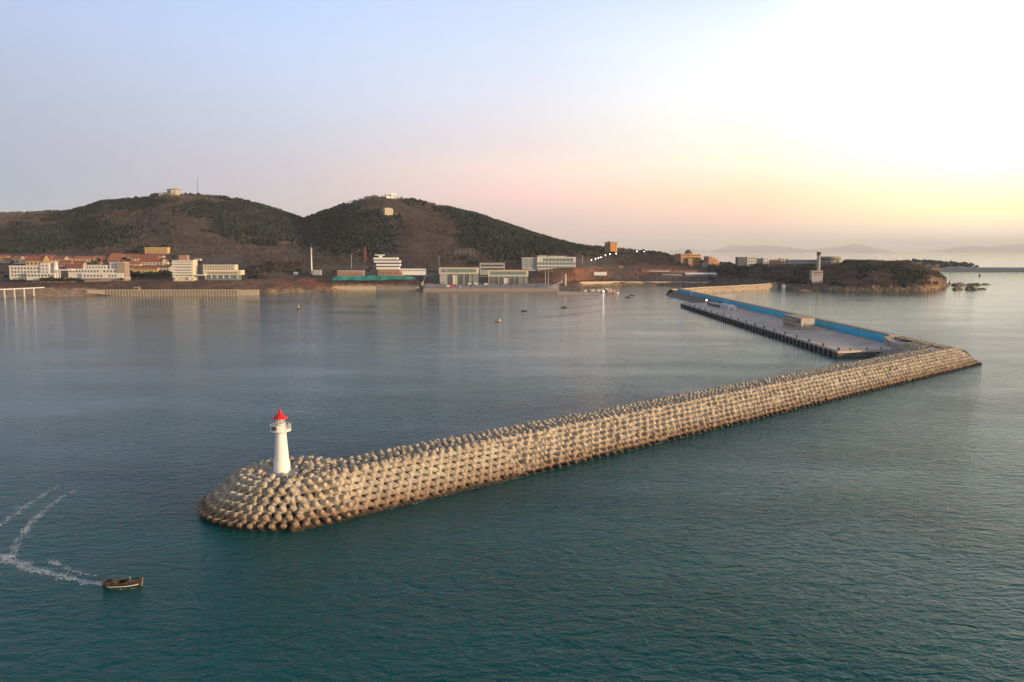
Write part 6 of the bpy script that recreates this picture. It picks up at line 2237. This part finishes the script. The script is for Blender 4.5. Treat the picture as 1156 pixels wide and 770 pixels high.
def foam_strip(pxs, widths, strength, name, lab):
    pts = [atz(*p, 0.03) for p in pxs]
    fine, wf, sf = [], [], []
    for i in range(len(pts) - 1):
        for k in range(10):
            t = k / 10
            p0_, p1_, p2_, p3_ = pts[max(i - 1, 0)], pts[i], pts[i + 1], pts[min(i + 2, len(pts) - 1)]
            q = .5 * ((2 * p1_) + (-p0_ + p2_) * t + (2 * p0_ - 5 * p1_ + 4 * p2_ - p3_) * t * t + (-p0_ + 3 * p1_ - 3 * p2_ + p3_) * t ** 3)
            fine.append(q); wf.append(widths[i] * (1 - t) + widths[i + 1] * t); sf.append(strength[i] * (1 - t) + strength[i + 1] * t)
    V_, F_, C_ = [], [], []
    prof_ = [(-1, 0), (-.6, .6), (-.2, 1), (.2, 1), (.6, .6), (1, 0)]
    for i, q in enumerate(fine):
        d = fine[min(i + 1, len(fine) - 1)] - fine[max(i - 1, 0)]; d.z = 0; d.normalize(); nv = Vector((-d.y, d.x, 0))
        for u, c in prof_:
            p = q + nv * u * wf[i] * (1 + .3 * math.sin(i * .7 + u)); V_.append((p.x, p.y, FOAMZ[0])); C_.append(c * sf[i])
    for i in range(len(fine) - 1):
        for k in range(5): F_.append((i * 6 + k, i * 6 + 6 + k, i * 6 + 7 + k, i * 6 + 1 + k))
    FOAMZ[0] += .008
    o = npmesh(name, np.array(V_), np.array(F_), fmz, True)
    ca = o.data.color_attributes.new('foam', 'FLOAT_COLOR', 'POINT')
    C_ = np.array(C_); ca.data.foreach_set('color', np.stack([C_, C_, C_, np.ones_like(C_)], 1).astype(np.float32).ravel())
    tag(o, lab, 'foam', kind='stuff')
foam_strip([(124, 660.5), (100, 657), (72, 651), (45, 645), (22, 637), (2, 629), (-25, 618)], [1.1, 1.6, 1.9, 2.2, 2.4, 2.6, 2.8], [1, .95, .85, .8, .85, .8, .7], 'wake_foam', 'white churned wake trailing behind the wooden fishing boat')
foam_strip([(118, 651), (95, 648), (75, 641), (58, 634), (42, 628)], [.7, .9, 1.0, 1.0, .8], [.5, .65, .6, .75, .2], 'wake_foam', 'thin second foam line beside the fishing boat wake')
foam_strip([(-12, 636), (10, 629), (22, 610), (30, 597), (45, 581), (62, 567), (85, 553), (112, 545)], [1.6, 2.0, 2.0, 1.8, 1.8, 1.8, 1.7, 1.6], [.7, .78, .62, .74, .76, .7, .6, .2], 'wake_foam', 'older faint foam curving back from the wake, inner line')
foam_strip([(-15, 600), (0, 592), (14, 582), (28, 572), (44, 562), (62, 551), (82, 544)], [1.8, 1.8, 1.8, 1.7, 1.7, 1.6, 1.4], [.7, .76, .72, .78, .66, .6, .2], 'wake_foam', 'older faint foam curving back from the wake, outer line')
foam_strip([(120, 664.3), (133, 665.2), (148, 664.6), (156, 662.5)], [.35, .4, .4, .3], [.5, .75, .9, .5], 'bow_foam', 'thin foam along the side of the wooden fishing boat')

# white wash where the swell meets the foot of the breakwater
def world_strip(pts, w, strength, name, lab):
    V_, F_, C_ = [], [], []
    for i, q in enumerate(pts):
        d = (pts[min(i + 1, len(pts) - 1)] - pts[max(i - 1, 0)]).normalized(); nv = Vector((d.y, -d.x))
        for u, c in ((-.6, .4), (0, 1), (.5, .7), (1, 0)):
            p = q + nv * u * w; V_.append((p.x, p.y, .035)); C_.append(c * strength * (.55 + .6 * float(vnoise(i * .37, 3.3, 6))))
    for i in range(len(pts) - 1):
        for k in range(3): F_.append((i * 4 + k, i * 4 + 4 + k, i * 4 + 5 + k, i * 4 + 1 + k))
    o = npmesh(name, np.array(V_), np.array(F_), fmz, True)
    ca = o.data.color_attributes.new('foam', 'FLOAT_COLOR', 'POINT')
    C_ = np.array(C_); ca.data.foreach_set('color', np.stack([C_, C_, C_, np.ones_like(C_)], 1).astype(np.float32).ravel())
    tag(o, lab, 'foam', kind='stuff')
world_strip([P0 + T * (s_ * 2.0) + NN * (.7 + .4 * math.sin(s_ * 1.9)) for s_ in range(6, 194)], 1.0, .75, 'wash_foam', 'thin broken white wash along the foot of the long breakwater')
